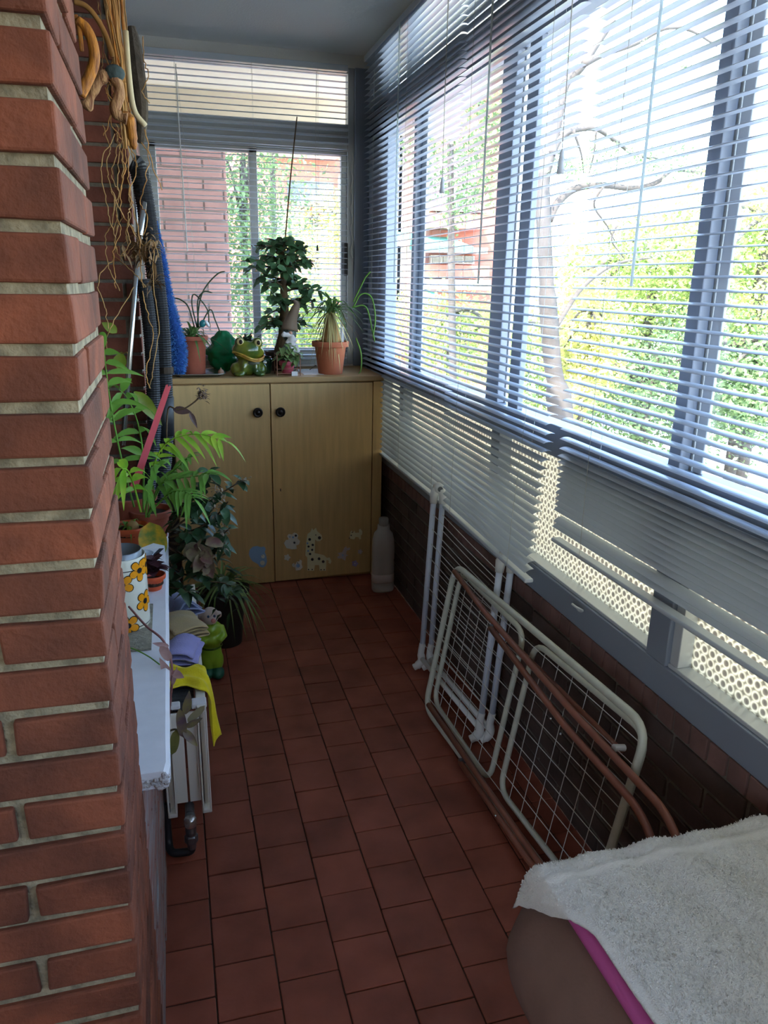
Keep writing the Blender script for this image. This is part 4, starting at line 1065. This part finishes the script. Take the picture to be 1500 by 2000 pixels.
mb.build('flower_print', [M_org, M_ink], fc, fixn=False)
MB().lathe(p+V((0,0,H_-.012)), [(R_*.86,-.06),(R_*.86,.022),(R_*.82,.024),(R_*.80,-.06)], 32, caps=False).build('inner_liner', mat('clear liner', lin(170,180,186), .15, trans=.5), fc, smooth=True)
# white jug, carton and little pots behind the tin
p = V((-.118, 2.22, LZ)); jg = thing('white_jug', 'bluish white jug behind the floral tin', 'jug', p)
MB().lathe(p, [(.002,0),(.028,0),(.036,.014),(.038,.036),(.031,.058),(.030,.066),(.034,.074),(.032,.073),(.027,.064),(.025,.02)], 32).build('jug_body', mat('white glaze', lin(214,226,238), .2), jg, smooth=True)
MB().tube(spline([p+V((.028,-.012,.064)), p+V((.046,-.02,.058)), p+V((.050,-.022,.038)), p+V((.036,-.015,.022))], 5), .0045, 8).build('handle', M_white, jg, smooth=True)
p = V((-.09, 2.36, LZ)); ct = thing('carton', 'white folded carton with a dark slanted stripe on the ledge', 'carton', p)
mb = MB(); mb.box((p.x-.035, p.y-.03, LZ), (p.x+.035, p.y+.05, LZ+.05)); mb.prism([(p.x-.035, p.y-.03, LZ+.05), (p.x-.035, p.y+.05, LZ+.05), (p.x-.035, p.y+.01, LZ+.075)], (.07,0,0)); mb.build('carton_body', M_white, ct, bevel=.002)
mb = MB(); mb.prism([(p.x-.03, p.y-.0312, LZ+.003), (p.x-.015, p.y-.0312, LZ+.003), (p.x+.033, p.y-.0312, LZ+.048), (p.x+.018, p.y-.0312, LZ+.048)], (0,.001,0)); mb.build('stripe', M_black, ct)
p = V((-.088, 2.12, LZ)); rp = thing('potted_dark_plant', 'small dark red-leaved plant in an orange pot on the ledge edge', 'plant', p)
pot(rp, p, .022, .032, .045, mat('red orange plastic', lin(206,84,44), .5), rim=.008)
mb = MB(); r = random.Random(8)
M_purp = mat('dark red leaf', lin(82,46,52), .45, var=.3, vscale=20, transl=.2)
for k in range(34):
    a = r.uniform(0,6.28); el = r.uniform(-.1,1.3); mb.leaf(p+V((0,0,.045+r.uniform(0,.04))), (math.cos(a)*math.cos(el), math.sin(a)*math.cos(el), math.sin(el)), r.uniform(.03,.06), .028, droop=.4, n=4, shape='round')
mb.build('foliage', M_purp, rp, smooth=True, fixn=False)
q = at(378,1150,y=2.50); bc = thing('cleaning_cloth', 'pale blue crumpled cloth behind the tan cloth on the radiator', 'cloth', V((-.02,2.50,RT)))
folded(bc, V((-.02, 2.52, RT)), mat('pale blue cloth', lin(172,186,226), .9, var=.15, vscale=30, bump=.5, bscale=200), .10, .12, 3, rotz=.5, puff=.05, seed=12)

# parlour palm
p = V((-.175, 2.66, LZ)); pa = thing('parlour_palm', 'parlour palm with bright green arching fronds rising over the ledge', 'plant', p)
pot(pa, p, .07, .09, .14, M_terra2)
def frond(pts, yv, n, L, w, m_, name='frond', dr=.35, ang=.75, upv=(0,-.4,1), taper=.5):
    P = spline([at(a, b_, y=yv+dy) for (a, b_), dy in zip(pts, [i*-.03 for i in range(len(pts))])], 8)
    mb = MB(); mb.tube(P, [.0035-.0022*i/len(P) for i in range(len(P))], 6)
    for k in range(n):
        t = .22+.78*(k+.5)/n; i = min(len(P)-2, int(t*(len(P)-1))); tg = (P[i+1]-P[i]).normalized()
        s_ = tg.cross(V(upv)).normalized()
        l = L*(1-taper*abs(2*t-1.1)**1.5)
        for sg in (-1, 1):
            a2 = ang+rnd.uniform(-.28,.28); d = (tg*math.cos(a2)+s_*sg*math.sin(a2)+V((rnd.uniform(-.15,.15),rnd.uniform(-.25,.25),.1+rnd.uniform(-.15,.15)))).normalized()
            mb.leaf(P[i]+V((0,0,.001*sg)), d, l*rnd.uniform(.75,1.15), w*rnd.uniform(.8,1.15), up=V(upv), droop=dr*rnd.uniform(.5,1.7), fold=.12, n=6)
    mb.leaf(P[-1], (P[-1]-P[-3]), L*.8, w, droop=dr, n=6)
    return mb.build(name, m_, pa, smooth=True, fixn=False)
frond([(285,1000),(300,910),(330,862),(385,848),(440,862)], 2.55, 10, .085, .017, M_leafl, dr=.75, ang=.7, upv=(0,-1,.7))
frond([(290,1010),(310,950),(345,935),(385,930),(410,925)], 2.45, 9, .11, .018, M_leafg, dr=.5, ang=.9)
frond([(285,1010),(290,960),(300,925),(312,905)], 2.40, 8, .10, .017, M_leafg, dr=.7, ang=1.0)
frond([(275,1000),(262,950),(250,920),(238,915)], 2.30, 5, .11, .022, M_leafl, dr=.95, ang=.8, upv=(0,-1,.4))
frond([(262,990),(238,900),(218,800),(208,730),(203,680)], 2.42, 8, .125, .021, M_leafg, dr=.45, ang=1.25, upv=(0,-1,.1))
frond([(280,1000),(280,900),(270,830),(250,780),(232,760)], 2.50, 5, .13, .026, M_leafg, dr=.8, ang=.9, upv=(0,-1,.3))
frond([(290,1000),(320,940),(350,910),(372,890)], 2.62, 9, .09, .013, M_leafg, dr=.55, ang=.9)
frond([(288,1005),(330,965),(360,960),(380,975)], 2.36, 9, .09, .012, M_leafg, dr=.6, ang=.9)
for a, b_, l, w in (((262,765),(304,808),.0,.045), ((232,720),(236,690),0,.04), ((228,650),(205,630),0,.03)):
    q, e = at(*a, y=2.5), at(*b_, y=2.5); mb = MB(); mb.leaf(q, e-q, (e-q).length*1.3, w, up=(0,-1,.3), droop=.15, n=7); mb.build('broad_leaf', mat('olive leaf', lin(130,150,50), .4, var=.3, vscale=16, transl=.3), pa, smooth=True, fixn=False)
q = at(292,1020,y=2.36); mb = MB(); mb.leaf(q, (.12,-.2,-1), .115, .085, up=(0,-1,.2), droop=.05, n=8, shape='round'); mb.build('yellow_leaf', M_leafy, pa, smooth=True, fixn=False)

# dark-leaved sprawling plant
p = V((-.10, 2.60, LZ)); dk = thing('wax_plant', 'sprawling dark green wax plant tumbling from the ledge over the radiator', 'plant', p)
pot(dk, p, .05, .065, .10, M_terra2)
stems = [[(330,1040),(380,1000),(430,965),(478,935)], [(330,1050),(390,1030),(430,1000),(445,980)], [(330,1060),(380,1060),(425,1050),(450,1030)], [(330,1070),(370,1090),(410,1085),(440,1060)], [(320,1070),(340,1110),(380,1125),(400,1100)], [(320,1080),(330,1130),(360,1150),(372,1165)], [(330,1040),(360,980),(395,950),(412,920)], [(325,1060),(300,1110),(300,1150),(330,1160)], [(325,1040),(350,1010),(380,985),(410,975)], [(335,1060),(380,1080),(400,1130),(440,1140),(460,1160)], [(330,1050),(365,1040),(400,1060),(425,1100)], [(300,1080),(280,1110),(300,1140),(350,1150),(372,1158)]]
st = MB(); lf = MB(); r = random.Random(14)
for k, s_ in enumerate(stems):
    P = spline([at(a, b_, y=2.50-.035*i+r.uniform(-.03,.03)) for i, (a, b_) in enumerate(s_)], 7); st.tube(P, [.004-.002*i/len(P) for i in range(len(P))], 6)
    for j in range(30):
        t = r.uniform(.2, 1); q = P[int(t*(len(P)-1))]; a = r.uniform(0, 6.28); el = r.uniform(-.8, .7)
        lf.leaf(q, (math.cos(a)*math.cos(el), math.sin(a)*math.cos(el), math.sin(el)), r.uniform(.03,.062), r.uniform(.020,.034), up=(r.uniform(-.4,.4), r.uniform(-.5,.2), 1), droop=.3, fold=.15, n=5, shape='round' if r.random() < .5 else 'lance')
st.build('stems', M_wood, dk, smooth=True)
lf.build('foliage', mat('wax leaf', lin(66,98,66), .32, var=.35, vscale=14, transl=.12), dk, smooth=True, fixn=False)
M_dfl = mat('dry flower', lin(146,132,112), .9, var=.4, vscale=60)
for cx, cy, n in ((425,965,34), (432,1035,30), (436,1070,34), (420,985,20), (475,935,10)):
    fl = MB()
    for k in range(n):
        q = at(cx+r.gauss(0,7), cy+r.gauss(0,9), y=2.40+r.uniform(-.03,.03)); a = r.uniform(0,6.28); fl.leaf(q, (math.cos(a), r.uniform(-.6,.2), math.sin(a)), r.uniform(.008,.017), .009, n=3)
    fl.build('dry_flower', M_dfl, dk, fixn=False)
# crinkled begonia-like leaves
p = V((.0, 2.56, RT+.0)); 
co = MB(); q0 = at(388,1085,y=2.38)
for k in range(20):
    a = r.uniform(0,6.28); el = r.uniform(-.9,.6); co.leaf(q0+V((r.gauss(0,.018), r.gauss(0,.02), r.gauss(0,.018))), (math.cos(a)*math.cos(el), math.sin(a)*math.cos(el)-.3, math.sin(el)), r.uniform(.04,.065), .038, up=(r.uniform(-.5,.5), -1, .4), droop=.4, fold=.35, n=6, shape='round')
co.build('crinkled_leaves', mat('crinkled leaf', lin(150,142,104), .7, col2=lin(112,74,72), vscale=26, transl=.25), dk, smooth=True, fixn=False)
# kalanchoe flower stalk
fs = thing('dried_flower_stalk', 'dried brown flower stalk with one dark leaf in front of the cabinet door', 'plant', at(322,860,y=2.5))
MB().tube(spline([at(325,880,y=2.5), at(328,800,y=2.5), at(345,800,y=2.48), at(362,797,y=2.47), at(380,785,y=2.46), at(390,775,y=2.45)], 5), .0026, 6).build('stalk', M_wood, fs, smooth=True)
mb = MB()
for k in range(60):
    q = at(393+r.gauss(0,5), 770+r.gauss(0,7), y=2.45+r.uniform(-.02,.02)); a = r.uniform(-.5,2.6); mb.leaf(q, (math.cos(a), r.uniform(-.4,.4), math.sin(a)), r.uniform(.010,.022), .010, n=3)
mb.build('flower_head', mat('brown petals', lin(116,96,84), .9, var=.45, vscale=70), fs, fixn=False)
mb = MB(); mb.leaf(at(338,800,y=2.48), (1,-.1,-.12), .058, .026, up=(0,-1,.4), droop=.05, n=6); mb.leaf(at(370,805,y=2.47), (.5,-.1,-.9), .045, .016, up=(0,-1,.3), n=5)
mb.build('stalk_leaf', mat('maroon leaf', lin(74,50,48), .5, transl=.1), fs, smooth=True, fixn=False)
# red plastic stick
a, b_ = at(286,880,y=2.38), at(329,754,y=2.42)
rs_ = thing('plant_stake', 'pink plastic stake stuck up among the palm leaves', 'stake', a)
d = (b_-a).normalized(); s_ = d.cross(V((0,1,0))).normalized()
mb = MB(); mb.prism([a-s_*.011-d*.12, a+s_*.011-d*.12, b_+s_*.008, b_+d*.004+s_*.003, b_-d*.004, b_+d*.004-s_*.004, b_-s_*.008], (0,.006,0)); mb.build('stake_blade', mat('pink plastic', lin(226,92,104), .4, transl=.3), rs_)

# trailing inch plant
p = V((-.20, 1.80, LZ)); ip = thing('trailing_plant', 'trailing purple and olive leaved stem hanging from the ledge over the radiator', 'plant', p)
P = spline([at(252,1185,y=1.80,), at(285,1222,y=1.72), at(318,1250,y=1.66), at(334,1290,y=1.64), at(336,1330,y=1.64), at(332,1375,y=1.65), at(329,1420,y=1.67)], 7)
MB().tube(P, .0028, 7).build('stem', mat('pink stem', lin(150,100,96), .5), ip, smooth=True)
P2 = spline([at(329,1428,y=1.66), at(345,1425,y=1.66), at(360,1440,y=1.66)], 6); MB().tube(P2, .0026, 6).build('stem', mat('olive stem', lin(96,90,70), .5), ip, smooth=True)
M_pinkl = mat('mauve leaf', lin(186,150,142), .45, col2=lin(140,100,100), vscale=20, transl=.25)
M_olv = mat('olive striped leaf', lin(150,144,84), .45, col2=lin(112,92,100), vscale=24, transl=.25)
def lpx(a, b_, w, m_, yv=1.64, shape='lance'):
    q, e = at(*a, y=yv), at(*b_, y=yv-.012); mb = MB(); mb.leaf(q, e-q, (e-q).length, w, up=(.15,-1,.35), droop=0, fold=.14, n=8, shape=shape); mb.build('leaf', m_, ip, smooth=True, fixn=False)
lpx((334,1290),(312,1262),.021,M_pinkl,shape='round'); lpx((330,1262),(297,1256),.012,M_pinkl); lpx((335,1330),(311,1284),.021,M_pinkl); lpx((336,1312),(360,1324),.019,M_pinkl); lpx((336,1340),(346,1302),.010,M_pinkl)
lpx((362,1395),(370,1348),.021,M_olv); lpx((358,1440),(350,1384),.024,M_olv,shape='round'); lpx((358,1425),(386,1458),.020,M_olv); lpx((366,1410),(400,1378),.018,mat('sage leaf', lin(160,152,118), .5, transl=.25),shape='round'); lpx((362,1420),(396,1402),.016,M_olv); lpx((344,1425),(336,1474),.023,mat('green olive leaf', lin(128,124,64), .45, col2=lin(96,100,50), vscale=20, transl=.25),shape='round')
MB().tube(spline([at(236,1262,y=1.75), at(262,1268,y=1.70), at(290,1282,y=1.66), at(312,1298,y=1.62)], 5), .0016, 5).build('leaf', M_leafg, ip)

# spider plant on the floor beyond the radiator
p = V((.16, 3.16, 0)); sg = thing('potted_grass', 'grassy spider plant in a dark pot on the floor beyond the radiator', 'plant', p)
pot(sg, p, .07, .10, .26, mat('dark plastic pot', lin(48,46,44), .6))
straps(sg, p+V((0,0,.27)), 80, .34, .014, mat('grass leaf', lin(124,152,84), .45, var=.4, vscale=8, transl=.3), elev=(.2,1.3), droop=(.6,1.5), seed=44, seg=10)
mb = MB(); r = random.Random(5)
for k in range(30):
    q = at(440+r.gauss(0,14), 1150+r.gauss(0,20), y=2.85); a = r.uniform(0,6.28); mb.leaf(q, (math.cos(a), -.4, math.sin(a)-.4), r.uniform(.03,.06), .018, droop=.3, n=4)
mb.build('dark_sprig', M_leafd, sg, smooth=True, fixn=False)

# garden figurine
p = at(424, 1316, z=0); p = V((.085, p.y, 0))
fg = thing('garden_figurine', 'small garden figurine in green clothes beside the radiator', 'figurine', p)
M_fg = mat('lime glaze', lin(146,186,52), .3, coat=.3); 
mb = MB()
mb.ball(p+V((0,0,.10)), (.042,.040,.075)); mb.ball(p+V((.006,-.006,.165)), (.046,.044,.034)); mb.ball(p+V((.004,-.002,.205)), (.044,.042,.034))
mb.ball(p+V((.018,-.010,.07)), (.030,.03,.05)); mb.ball(p+V((-.018,-.01,.07)), (.030,.03,.05))
mb.tube([p+V((.040,.0,.215)), p+V((.052,-.025,.18)), p+V((.03,-.05,.17))], [.016,.015,.013], 10); mb.tube([p+V((-.038,.0,.215)), p+V((-.048,-.025,.18)), p+V((-.02,-.05,.17))], [.016,.015,.013], 10)
mb.build('figurine_body', M_fg, fg, remesh=.005)
mb = MB(); mb.ball(p+V((.002,-.004,.262)), (.034,.033,.038)); mb.ball(p+V((.010,-.030,.25)), (.017,.014,.014)); mb.ball(p+V((-.036,.004,.262)), (.012,.008,.016)); mb.ball(p+V((.038,.004,.262)), (.012,.008,.016))
mb.build('head', mat('pale glaze', lin(206,190,184), .35), fg, remesh=.004)
MB().ball(p+V((.012,-.044,.258)), .0095, 12, 8).build('nose', mat('pink glaze', lin(206,130,130), .35), fg, smooth=True)
for sx in (-1, 1): MB().ball(p+V((sx*.012+.006,-.034,.273)), (.005,.004,.006), 10, 8).build('eye', mat('blue eye', lin(50,80,120), .3), fg, smooth=True)
mb = MB(); mb.ball(p+V((.020,-.03,.022)), (.028,.042,.024)); mb.ball(p+V((-.022,-.022,.022)), (.026,.040,.024)); mb.build('boots', mat('teal glaze boots', lin(34,96,78), .35), fg, remesh=.005)
MB().lathe(p+V((0,0,.128)), [(.043,0),(.046,.004),(.043,.009)], 24, caps=False).build('belt', mat('belt green', lin(70,100,30), .4), fg, smooth=True)
# ------------------------------------------------------------------ outside
M_lime = mat('lime green foliage', lin(192,206,124), .6, col2=lin(140,166,90), vscale=1.2, transl=.4, island=.25)
M_deep = mat('deep green foliage', lin(134,160,106), .6, col2=lin(100,128,84), vscale=1.2, transl=.3, island=.3)
M_gold = mat('autumn foliage', lin(226,218,150), .6, col2=lin(180,192,110), vscale=1.2, transl=.4, island=.25)
M_trunk = mat('tree bark', lin(96,90,84), .95, var=.3, vscale=6)
M_cream = mat('cream render', lin(232,220,196), .9)
M_grey = mat('grey render', lin(170,160,150), .9)
M_teal = mat('teal awning', lin(90,176,160), .8)
M_shade = mat('dark glass and recess shade', lin(70,78,84), .15, spec=.8)
M_wframe = mat('white window frame', lin(236,236,232), .5)
gd = MB(); gd.box((-60, -40, -7.3), (90, 120, -7)); struct(gd.build('ground', mat('pale bounce ground', lin(172,174,172), .95, var=.2, vscale=.6)))  # unseen ground made pale to bounce neutral light onto the overhang
GZ = -7
# overhang above the glazing
s_ = MB(); s_.box((1.30, -2.8, 2.60), (1.85, 5.10, 2.9)); s_.box((-3, YB+.12, 2.60), (1.30, 5.10, 2.9)); s_.box((-.1, 5.0, 2.44), (1.85, 5.10, 2.6))
struct(s_.build('trim_3', M_cream), 'cream overhang outside above the windows')
# neighbouring brick wing beyond the back window
xe = at(441, 320, y=5.25).x
wg = MB(); wg.box((-3, 5.262, GZ), (xe-.008, 8.5, 3.6)); wgo = wg.build('wall_wing', mat('pale mortar', lin(190,184,180), .95)); struct(wgo)
b = MB(); brick_run(b, 'x', -1.2, xe, 5.25, 5.33, .3, 3.3, off=.02); b.build('brickwork', M_brickout, wgo, bevel=.002)

# trees
def tree(label, c, rad, n, leaf, m_, trunk=.12, seed=0, hollow=.5, name='tree', branches=6, lean=(0,0)):
    c = V(c); rx, ry, rz = rad; n = int(n*2); leaf *= .62; r = random.Random(seed); root = thing(name, label, 'tree', (c.x+lean[0], c.y+lean[1], GZ), 'trees outside the windows')
    P = spline([V((c.x+lean[0], c.y+lean[1], GZ)), V((c.x+lean[0]*.5, c.y+lean[1]*.5, (GZ+c.z)/2)), c, c+V((rx*.1, 0, rz*.6))], 6)
    mb = MB(); mb.tube(P, [trunk*(1-.75*i/len(P)) for i in range(len(P))], 10)
    for k in range(branches):
        a = r.uniform(0, 6.28); e = c+V((rx*.7*math.cos(a), ry*.7*math.sin(a), rz*r.uniform(-.3,.7))); s0 = P[-7+r.randrange(5)]
        mb.tube(spline([s0, (s0+e)/2+V((0,0,.1*rz)), e], 5), [trunk*.35*(1-.07*i) for i in range(11)], 6)
    mb.build('trunk', M_trunk, root, smooth=True)
    mb = MB()
    cl = []
    for k in range(max(8, n//90)):
        a = r.uniform(0, 6.28); u = r.uniform(-1, 1); q = math.sqrt(1-u*u); f = r.uniform(hollow, 1)**.6
        cl.append(c+V((rx*f*q*math.cos(a), ry*f*q*math.sin(a), rz*f*u)))
    cs = max(rx, rz)*.26
    for k in range(n):
        q = cl[r.randrange(len(cl))]+V((r.gauss(0,cs*.55), r.gauss(0,cs*.55), r.gauss(0,cs*.5)))
        d = V((r.uniform(-1,1), r.uniform(-1,1), r.uniform(-1,.6))).normalized(); s2 = d.orthogonal().normalized(); s2 = Matrix.Rotation(r.uniform(0,6.28),3,d) @ s2
        l = leaf*r.uniform(.6,1.3); w = l*.28
        mb.face(mb.vs([q-d*l*.5, q+s2*w, q+d*l*.5, q-s2*w]))
    mb.build('crown', m_, root, fixn=False)
    return root
tree('slim green tree past the outside brick wall, seen through the back window', at(478,470,y=8.7), (.30,.5,1.9), 4200, .09, M_deep, .06, 1, hollow=.1)
tree('leafy green top seen through the transom of the back window', at(530,190,y=9.6), (.75,.8,.42), 2200, .10, M_lime, .06, 2, hollow=.1)
tree('yellow green bush tree in front of the far block, seen through the back window', at(618,455,y=13), (.75,.8,.62), 2600, .11, M_gold, .08, 3, hollow=.1)
tree('low sunny shrub tree behind the jade plant outside', at(590,640,y=11), (.95,.8,.75), 3000, .10, M_lime, .07, 4, hollow=.1)
tree('dark feathery tree against the brick block, seen through the top of the side window', at(880,250,y=10.5), (.85,.8,1.1), 2600, .11, M_deep, .08, 5, hollow=.3, lean=(.6,0))
tree('sunny tree below the teal awning outside', at(880,660,y=12.5), (1.5,1.0,.75), 3800, .12, M_lime, .1, 6, hollow=.1)
tree('round lime tree beside the bare trunk outside', at(1085,720,y=9), (1.05,1.0,1.0), 4200, .11, M_lime, .1, 7, hollow=.1)
tree('broad sunny tree in the middle of the side window', at(1275,560,y=8.5), (1.25,1.2,.85), 5200, .11, M_lime, .12, 8, hollow=.1)
tree('dense green tree low behind the middle of the side window', at(1270,760,y=8), (1.5,1.2,.75), 5200, .10, M_deep, .1, 9, hollow=.1)
tree('tall sunny tree at the right edge of the side window', at(1490,520,y=7), (1.2,1.2,.9), 5000, .10, M_lime, .12, 10, hollow=.1)
tree('green tree low at the right edge of the side window', at(1480,740,y=6.6), (1.3,1.0,.62), 4600, .10, M_deep, .1, 11, hollow=.1)
tree('yellow leaved slim tree seen in the gap between the two nearer blinds', at(1145,690,y=6.5), (.28,.4,.62), 2200, .085, M_gold, .05, 12, hollow=.1)
# bare-branched tree close to the glass
root = thing('bare_tree', 'tall tree with bare forking branches outside the middle pane', 'tree', (at(1095,900,y=6).x, 6, GZ), 'trees outside the windows')
mb = MB()
def limb(pts, r0, r1, yv=6.0):
    P = spline([at(a, b_, y=yv+.05*i) for i, (a, b_) in enumerate(pts)], 6); mb.tube(P, [r0+(r1-r0)*i/(len(P)-1) for i in range(len(P))], 8)
base = at(1095,900,y=6)
mb.tube(spline([V((base.x+.1, 6, GZ)), V((base.x+.05, 6, -3)), base, at(1078,700,y=6), at(1068,560,y=6), at(1060,400,y=6), at(1062,330,y=6)], 6), [.15]*8+[.11]*8+[.075]*8+[.06]*8+[.055]*5, 10)
limb([(1062,345),(1076,295),(1090,230),(1104,165),(1135,130),(1165,85),(1200,30),(1222,-40)], .050, .026)
limb([(1060,345),(1055,300),(1046,260),(1040,220)], .035, .015)
limb([(1140,125),(1180,105),(1240,85),(1300,55),(1350,60),(1400,90)], .028, .008)
limb([(1078,300),(1095,270),(1120,255),(1165,252),(1205,278),(1240,302),(1290,312)], .030, .010)
limb([(1072,430),(1090,395),(1125,368),(1180,362),(1240,368),(1285,355),(1315,332),(1370,338)], .036, .014)
limb([(1085,640),(1130,570),(1175,530),(1215,512),(1272,503)], .024, .009)
limb([(1120,255),(1135,300),(1140,340)], .012, .004); limb([(1165,252),(1160,300),(1150,340)], .010, .004); limb([(1205,440),(1195,470),(1220,505)], .010, .004); limb([(1180,362),(1160,400),(1185,440),(1200,470)], .012, .005)
mb.build('trunk', M_trunk, root, smooth=True)
mb = MB(); r = random.Random(77)
for cx, cy, n, sg in ((1190,300,260,26), (1260,315,300,30), (1330,290,260,28), (1350,330,260,26), (1130,330,220,26), (1110,100,120,14), (1290,95,130,16), (1270,500,160,26), (1330,130,90,16), (1100,320,120,18), (1190,190,60,20)):
    for k in range(n):
        q = at(cx+r.gauss(0,sg), cy+r.gauss(0,sg*.55), y=6.1+r.uniform(-.3,.3)); d = V((r.uniform(-1,1), r.uniform(-1,1), r.uniform(-1,.6))).normalized(); s2 = d.orthogonal().normalized(); l = .05*r.uniform(.6,1.3)
        mb.face(mb.vs([q-d*l*.5, q+s2*l*.2, q+d*l*.5, q-s2*l*.2]))
mb.build('sparse_leaves', M_deep, root, fixn=False)

# apartment block across the garden
BY = 18
X_ = lambda px, py=400: at(px, py, y=BY).x
Z_ = lambda py, px=760: at(px, py, y=BY).z
bl = thing('apartment_block', 'red brick apartment block with teal awnings across the garden', 'building', ((X_(440)+X_(978))/2, BY, GZ))
M_bb = mat('far brick', lin(190,118,98), .9, var=.2, vscale=3)
w = MB(); w.box((X_(430), BY, GZ), (X_(975), BY+8, Z_(110,880))); w.build('wall', M_bb, bl)
w = MB(); w.box((X_(430)-.3, BY-.5, Z_(150,880)), (X_(978)+.3, BY+8, Z_(115,880))); w.build('roof_slab', mat('roof tile', lin(196,130,96), .9), bl)
def rect(name, px0, py0, px1, py1, m_, d=.12, inset=0):
    a, c_ = at(px0, py0, y=BY), at(px1, py1, y=BY); w = MB(); w.box((a.x, BY-d-inset, c_.z), (c_.x, BY+.02-inset, a.z)); return w.build(name, m_, bl)
def window(px0, py0, px1, py1, panes=2):
    f = rect('window', px0, py0, px1, py1, M_wframe, .14)
    for k in range(panes):
        g = .12*(px1-px0)/panes; x0 = px0+(px1-px0)*k/panes+g; x1 = px0+(px1-px0)*(k+1)/panes-g
        a, c_ = at(x0, py0+(py1-py0)*.12, y=BY), at(x1, py1-(py1-py0)*.12, y=BY); w = MB(); w.box((a.x, BY-.17, c_.z), (c_.x, BY-.13, a.z)); o = w.build('pane', M_shade, bl); o.parent = f; o.matrix_parent_inverse = Matrix()
window(594,466,652,503,3); window(836,372,905,412,3); window(660,346,690,392,1); window(655,172,690,196,1); window(605,175,640,200,1); window(655,462,690,500,1)
rect('balcony_recess', 560,352,650,398, M_shade, .05); rect('balcony_recess', 596,552,648,592, M_shade, .05); rect('balcony_recess', 815,300,925,440, M_grey, .05)  # flat dark panels; the shade of the balcony recesses is their colour
rect('slab_band', 505,288,655,312, M_wframe, .5); rect('slab_band', 575,596,655,606, M_wframe, .5); rect('slab_band', 575,398,655,406, M_grey, .5)
rect('balcony_wall', 820,420,930,452, M_bb, .8); rect('balcony_wall', 820,518,930,545, M_bb, .8); rect('slab_band', 820,414,930,421, M_wframe, .85); rect('slab_band', 820,545,930,566, M_wframe, .9)
w = MB(); a, c_ = at(815,456,y=BY-.9), at(925,482,y=BY-1.6); w.prism([(a.x, BY-.02, a.z), (a.x, c_.y, c_.z), (a.x, c_.y, c_.z-.12), (a.x, BY-.02, a.z-.3)], (c_.x-a.x, 0, 0)); w.build('awning', M_teal, bl)
w = MB(); a, c_ = at(830,566,y=BY-.9), at(872,582,y=BY-1.4); w.prism([(a.x, BY-.02, a.z), (a.x, c_.y, c_.z), (a.x, c_.y, c_.z-.12), (a.x, BY-.02, a.z-.3)], (c_.x-a.x, 0, 0)); w.build('awning', M_teal, bl)
rect('slab_band', 820,483,930,497, M_wframe, .7); window(838,498,922,516,4)
for px0, px1 in ((758,772), (775,783), (795,806)): rect('column', px0, 130, px1, 600, M_cream, .35)
rect('awning', 758,455,800,480, M_teal, .5); rect('slab_band', 758,470,786,482, M_wframe, .6); rect('balcony_wall', 758,600,806,690, mat('pale brick', lin(214,150,120), .9), .3)

# ------------------------------------------------------------------ light
W = bpy.data.worlds.new('sky'); S.world = W; W.use_nodes = True; nt = W.node_tree
bg = nt.nodes['Background']; sk = nt.nodes.new('ShaderNodeTexSky'); sk.sky_type = 'NISHITA'; sk.sun_disc = False
sk.sun_elevation = math.radians(48); sk.sun_rotation = math.radians(225); sk.air_density = 1.0; sk.dust_density = 1.0; sk.ozone_density = 1
nt.links.new(sk.outputs[0], bg.inputs[0]); bg.inputs[1].default_value = SKY
sd = bpy.data.lights.new('sun', 'SUN'); sd.energy = SUN; sd.angle = math.radians(.6); sd.color = (1, .95, .86)
so = bpy.data.objects.new('sun', sd); COL.objects.link(so); so.rotation_euler = V((.45, .45, -.77)).to_track_quat('-Z', 'Y').to_euler()
for nm, loc, rot, sx, sy in (('side_window_portal', (XW+.16, 1.6, 1.65), (0, PI/2, 0), 1.9, 5.2), ('back_window_portal', (.45, YB+.13, 1.85), (PI/2, 0, PI), 1.05, 1.5), ('rear_fill_portal', (-2.1, -2.62, 1.7), (PI/2, 0, 0), 1.0, 1.0)):  # rear one serves the opening added for fill
    a = bpy.data.lights.new(nm, 'AREA'); a.shape = 'RECTANGLE'; a.size = sx; a.size_y = sy; a.cycles.is_portal = True
    o = bpy.data.objects.new(nm, a); COL.objects.link(o); o.location = loc; o.rotation_euler = rot
# unseen ceiling lamp, assumed from a warm reflection and added for fill
lp = thing('fill_ceiling_lamp', 'round ceiling lamp added for warm fill in the unseen room behind the viewer', 'lamp', (-1.0, -1.3, ZC))
MB().lathe((-1.0, -1.3, ZC-.05), [(.02,.05),(.15,.05),(.16,.0),(.02,-.01)], 24).build('lamp_base', M_white, lp, smooth=True)
ME = bpy.data.materials.new('lamp glow'); ME.use_nodes = True; pb_ = ME.node_tree.nodes['Principled BSDF']; pb_.inputs['Emission Color'].default_value = (1, .72, .45, 1); pb_.inputs['Emission Strength'].default_value = FILL_LAMP
MB().ball((-1.0, -1.3, ZC-.06), (.13,.13,.06)).build('lamp_globe', ME, lp, smooth=True)

S.view_settings.view_transform = 'Standard'; S.view_settings.look = 'None'; S.view_settings.gamma = 1; S.view_settings.use_curve_mapping = False
S.view_settings.exposure = EXPO
S.cycles.max_bounces = 10; S.cycles.diffuse_bounces = 5; S.cycles.transparent_max_bounces = 16; S.cycles.sample_clamp_indirect = 6
S.cycles.caustics_reflective = False; S.cycles.caustics_refractive = False
S.cycles.use_denoising = True
bpy.context.view_layer.update()
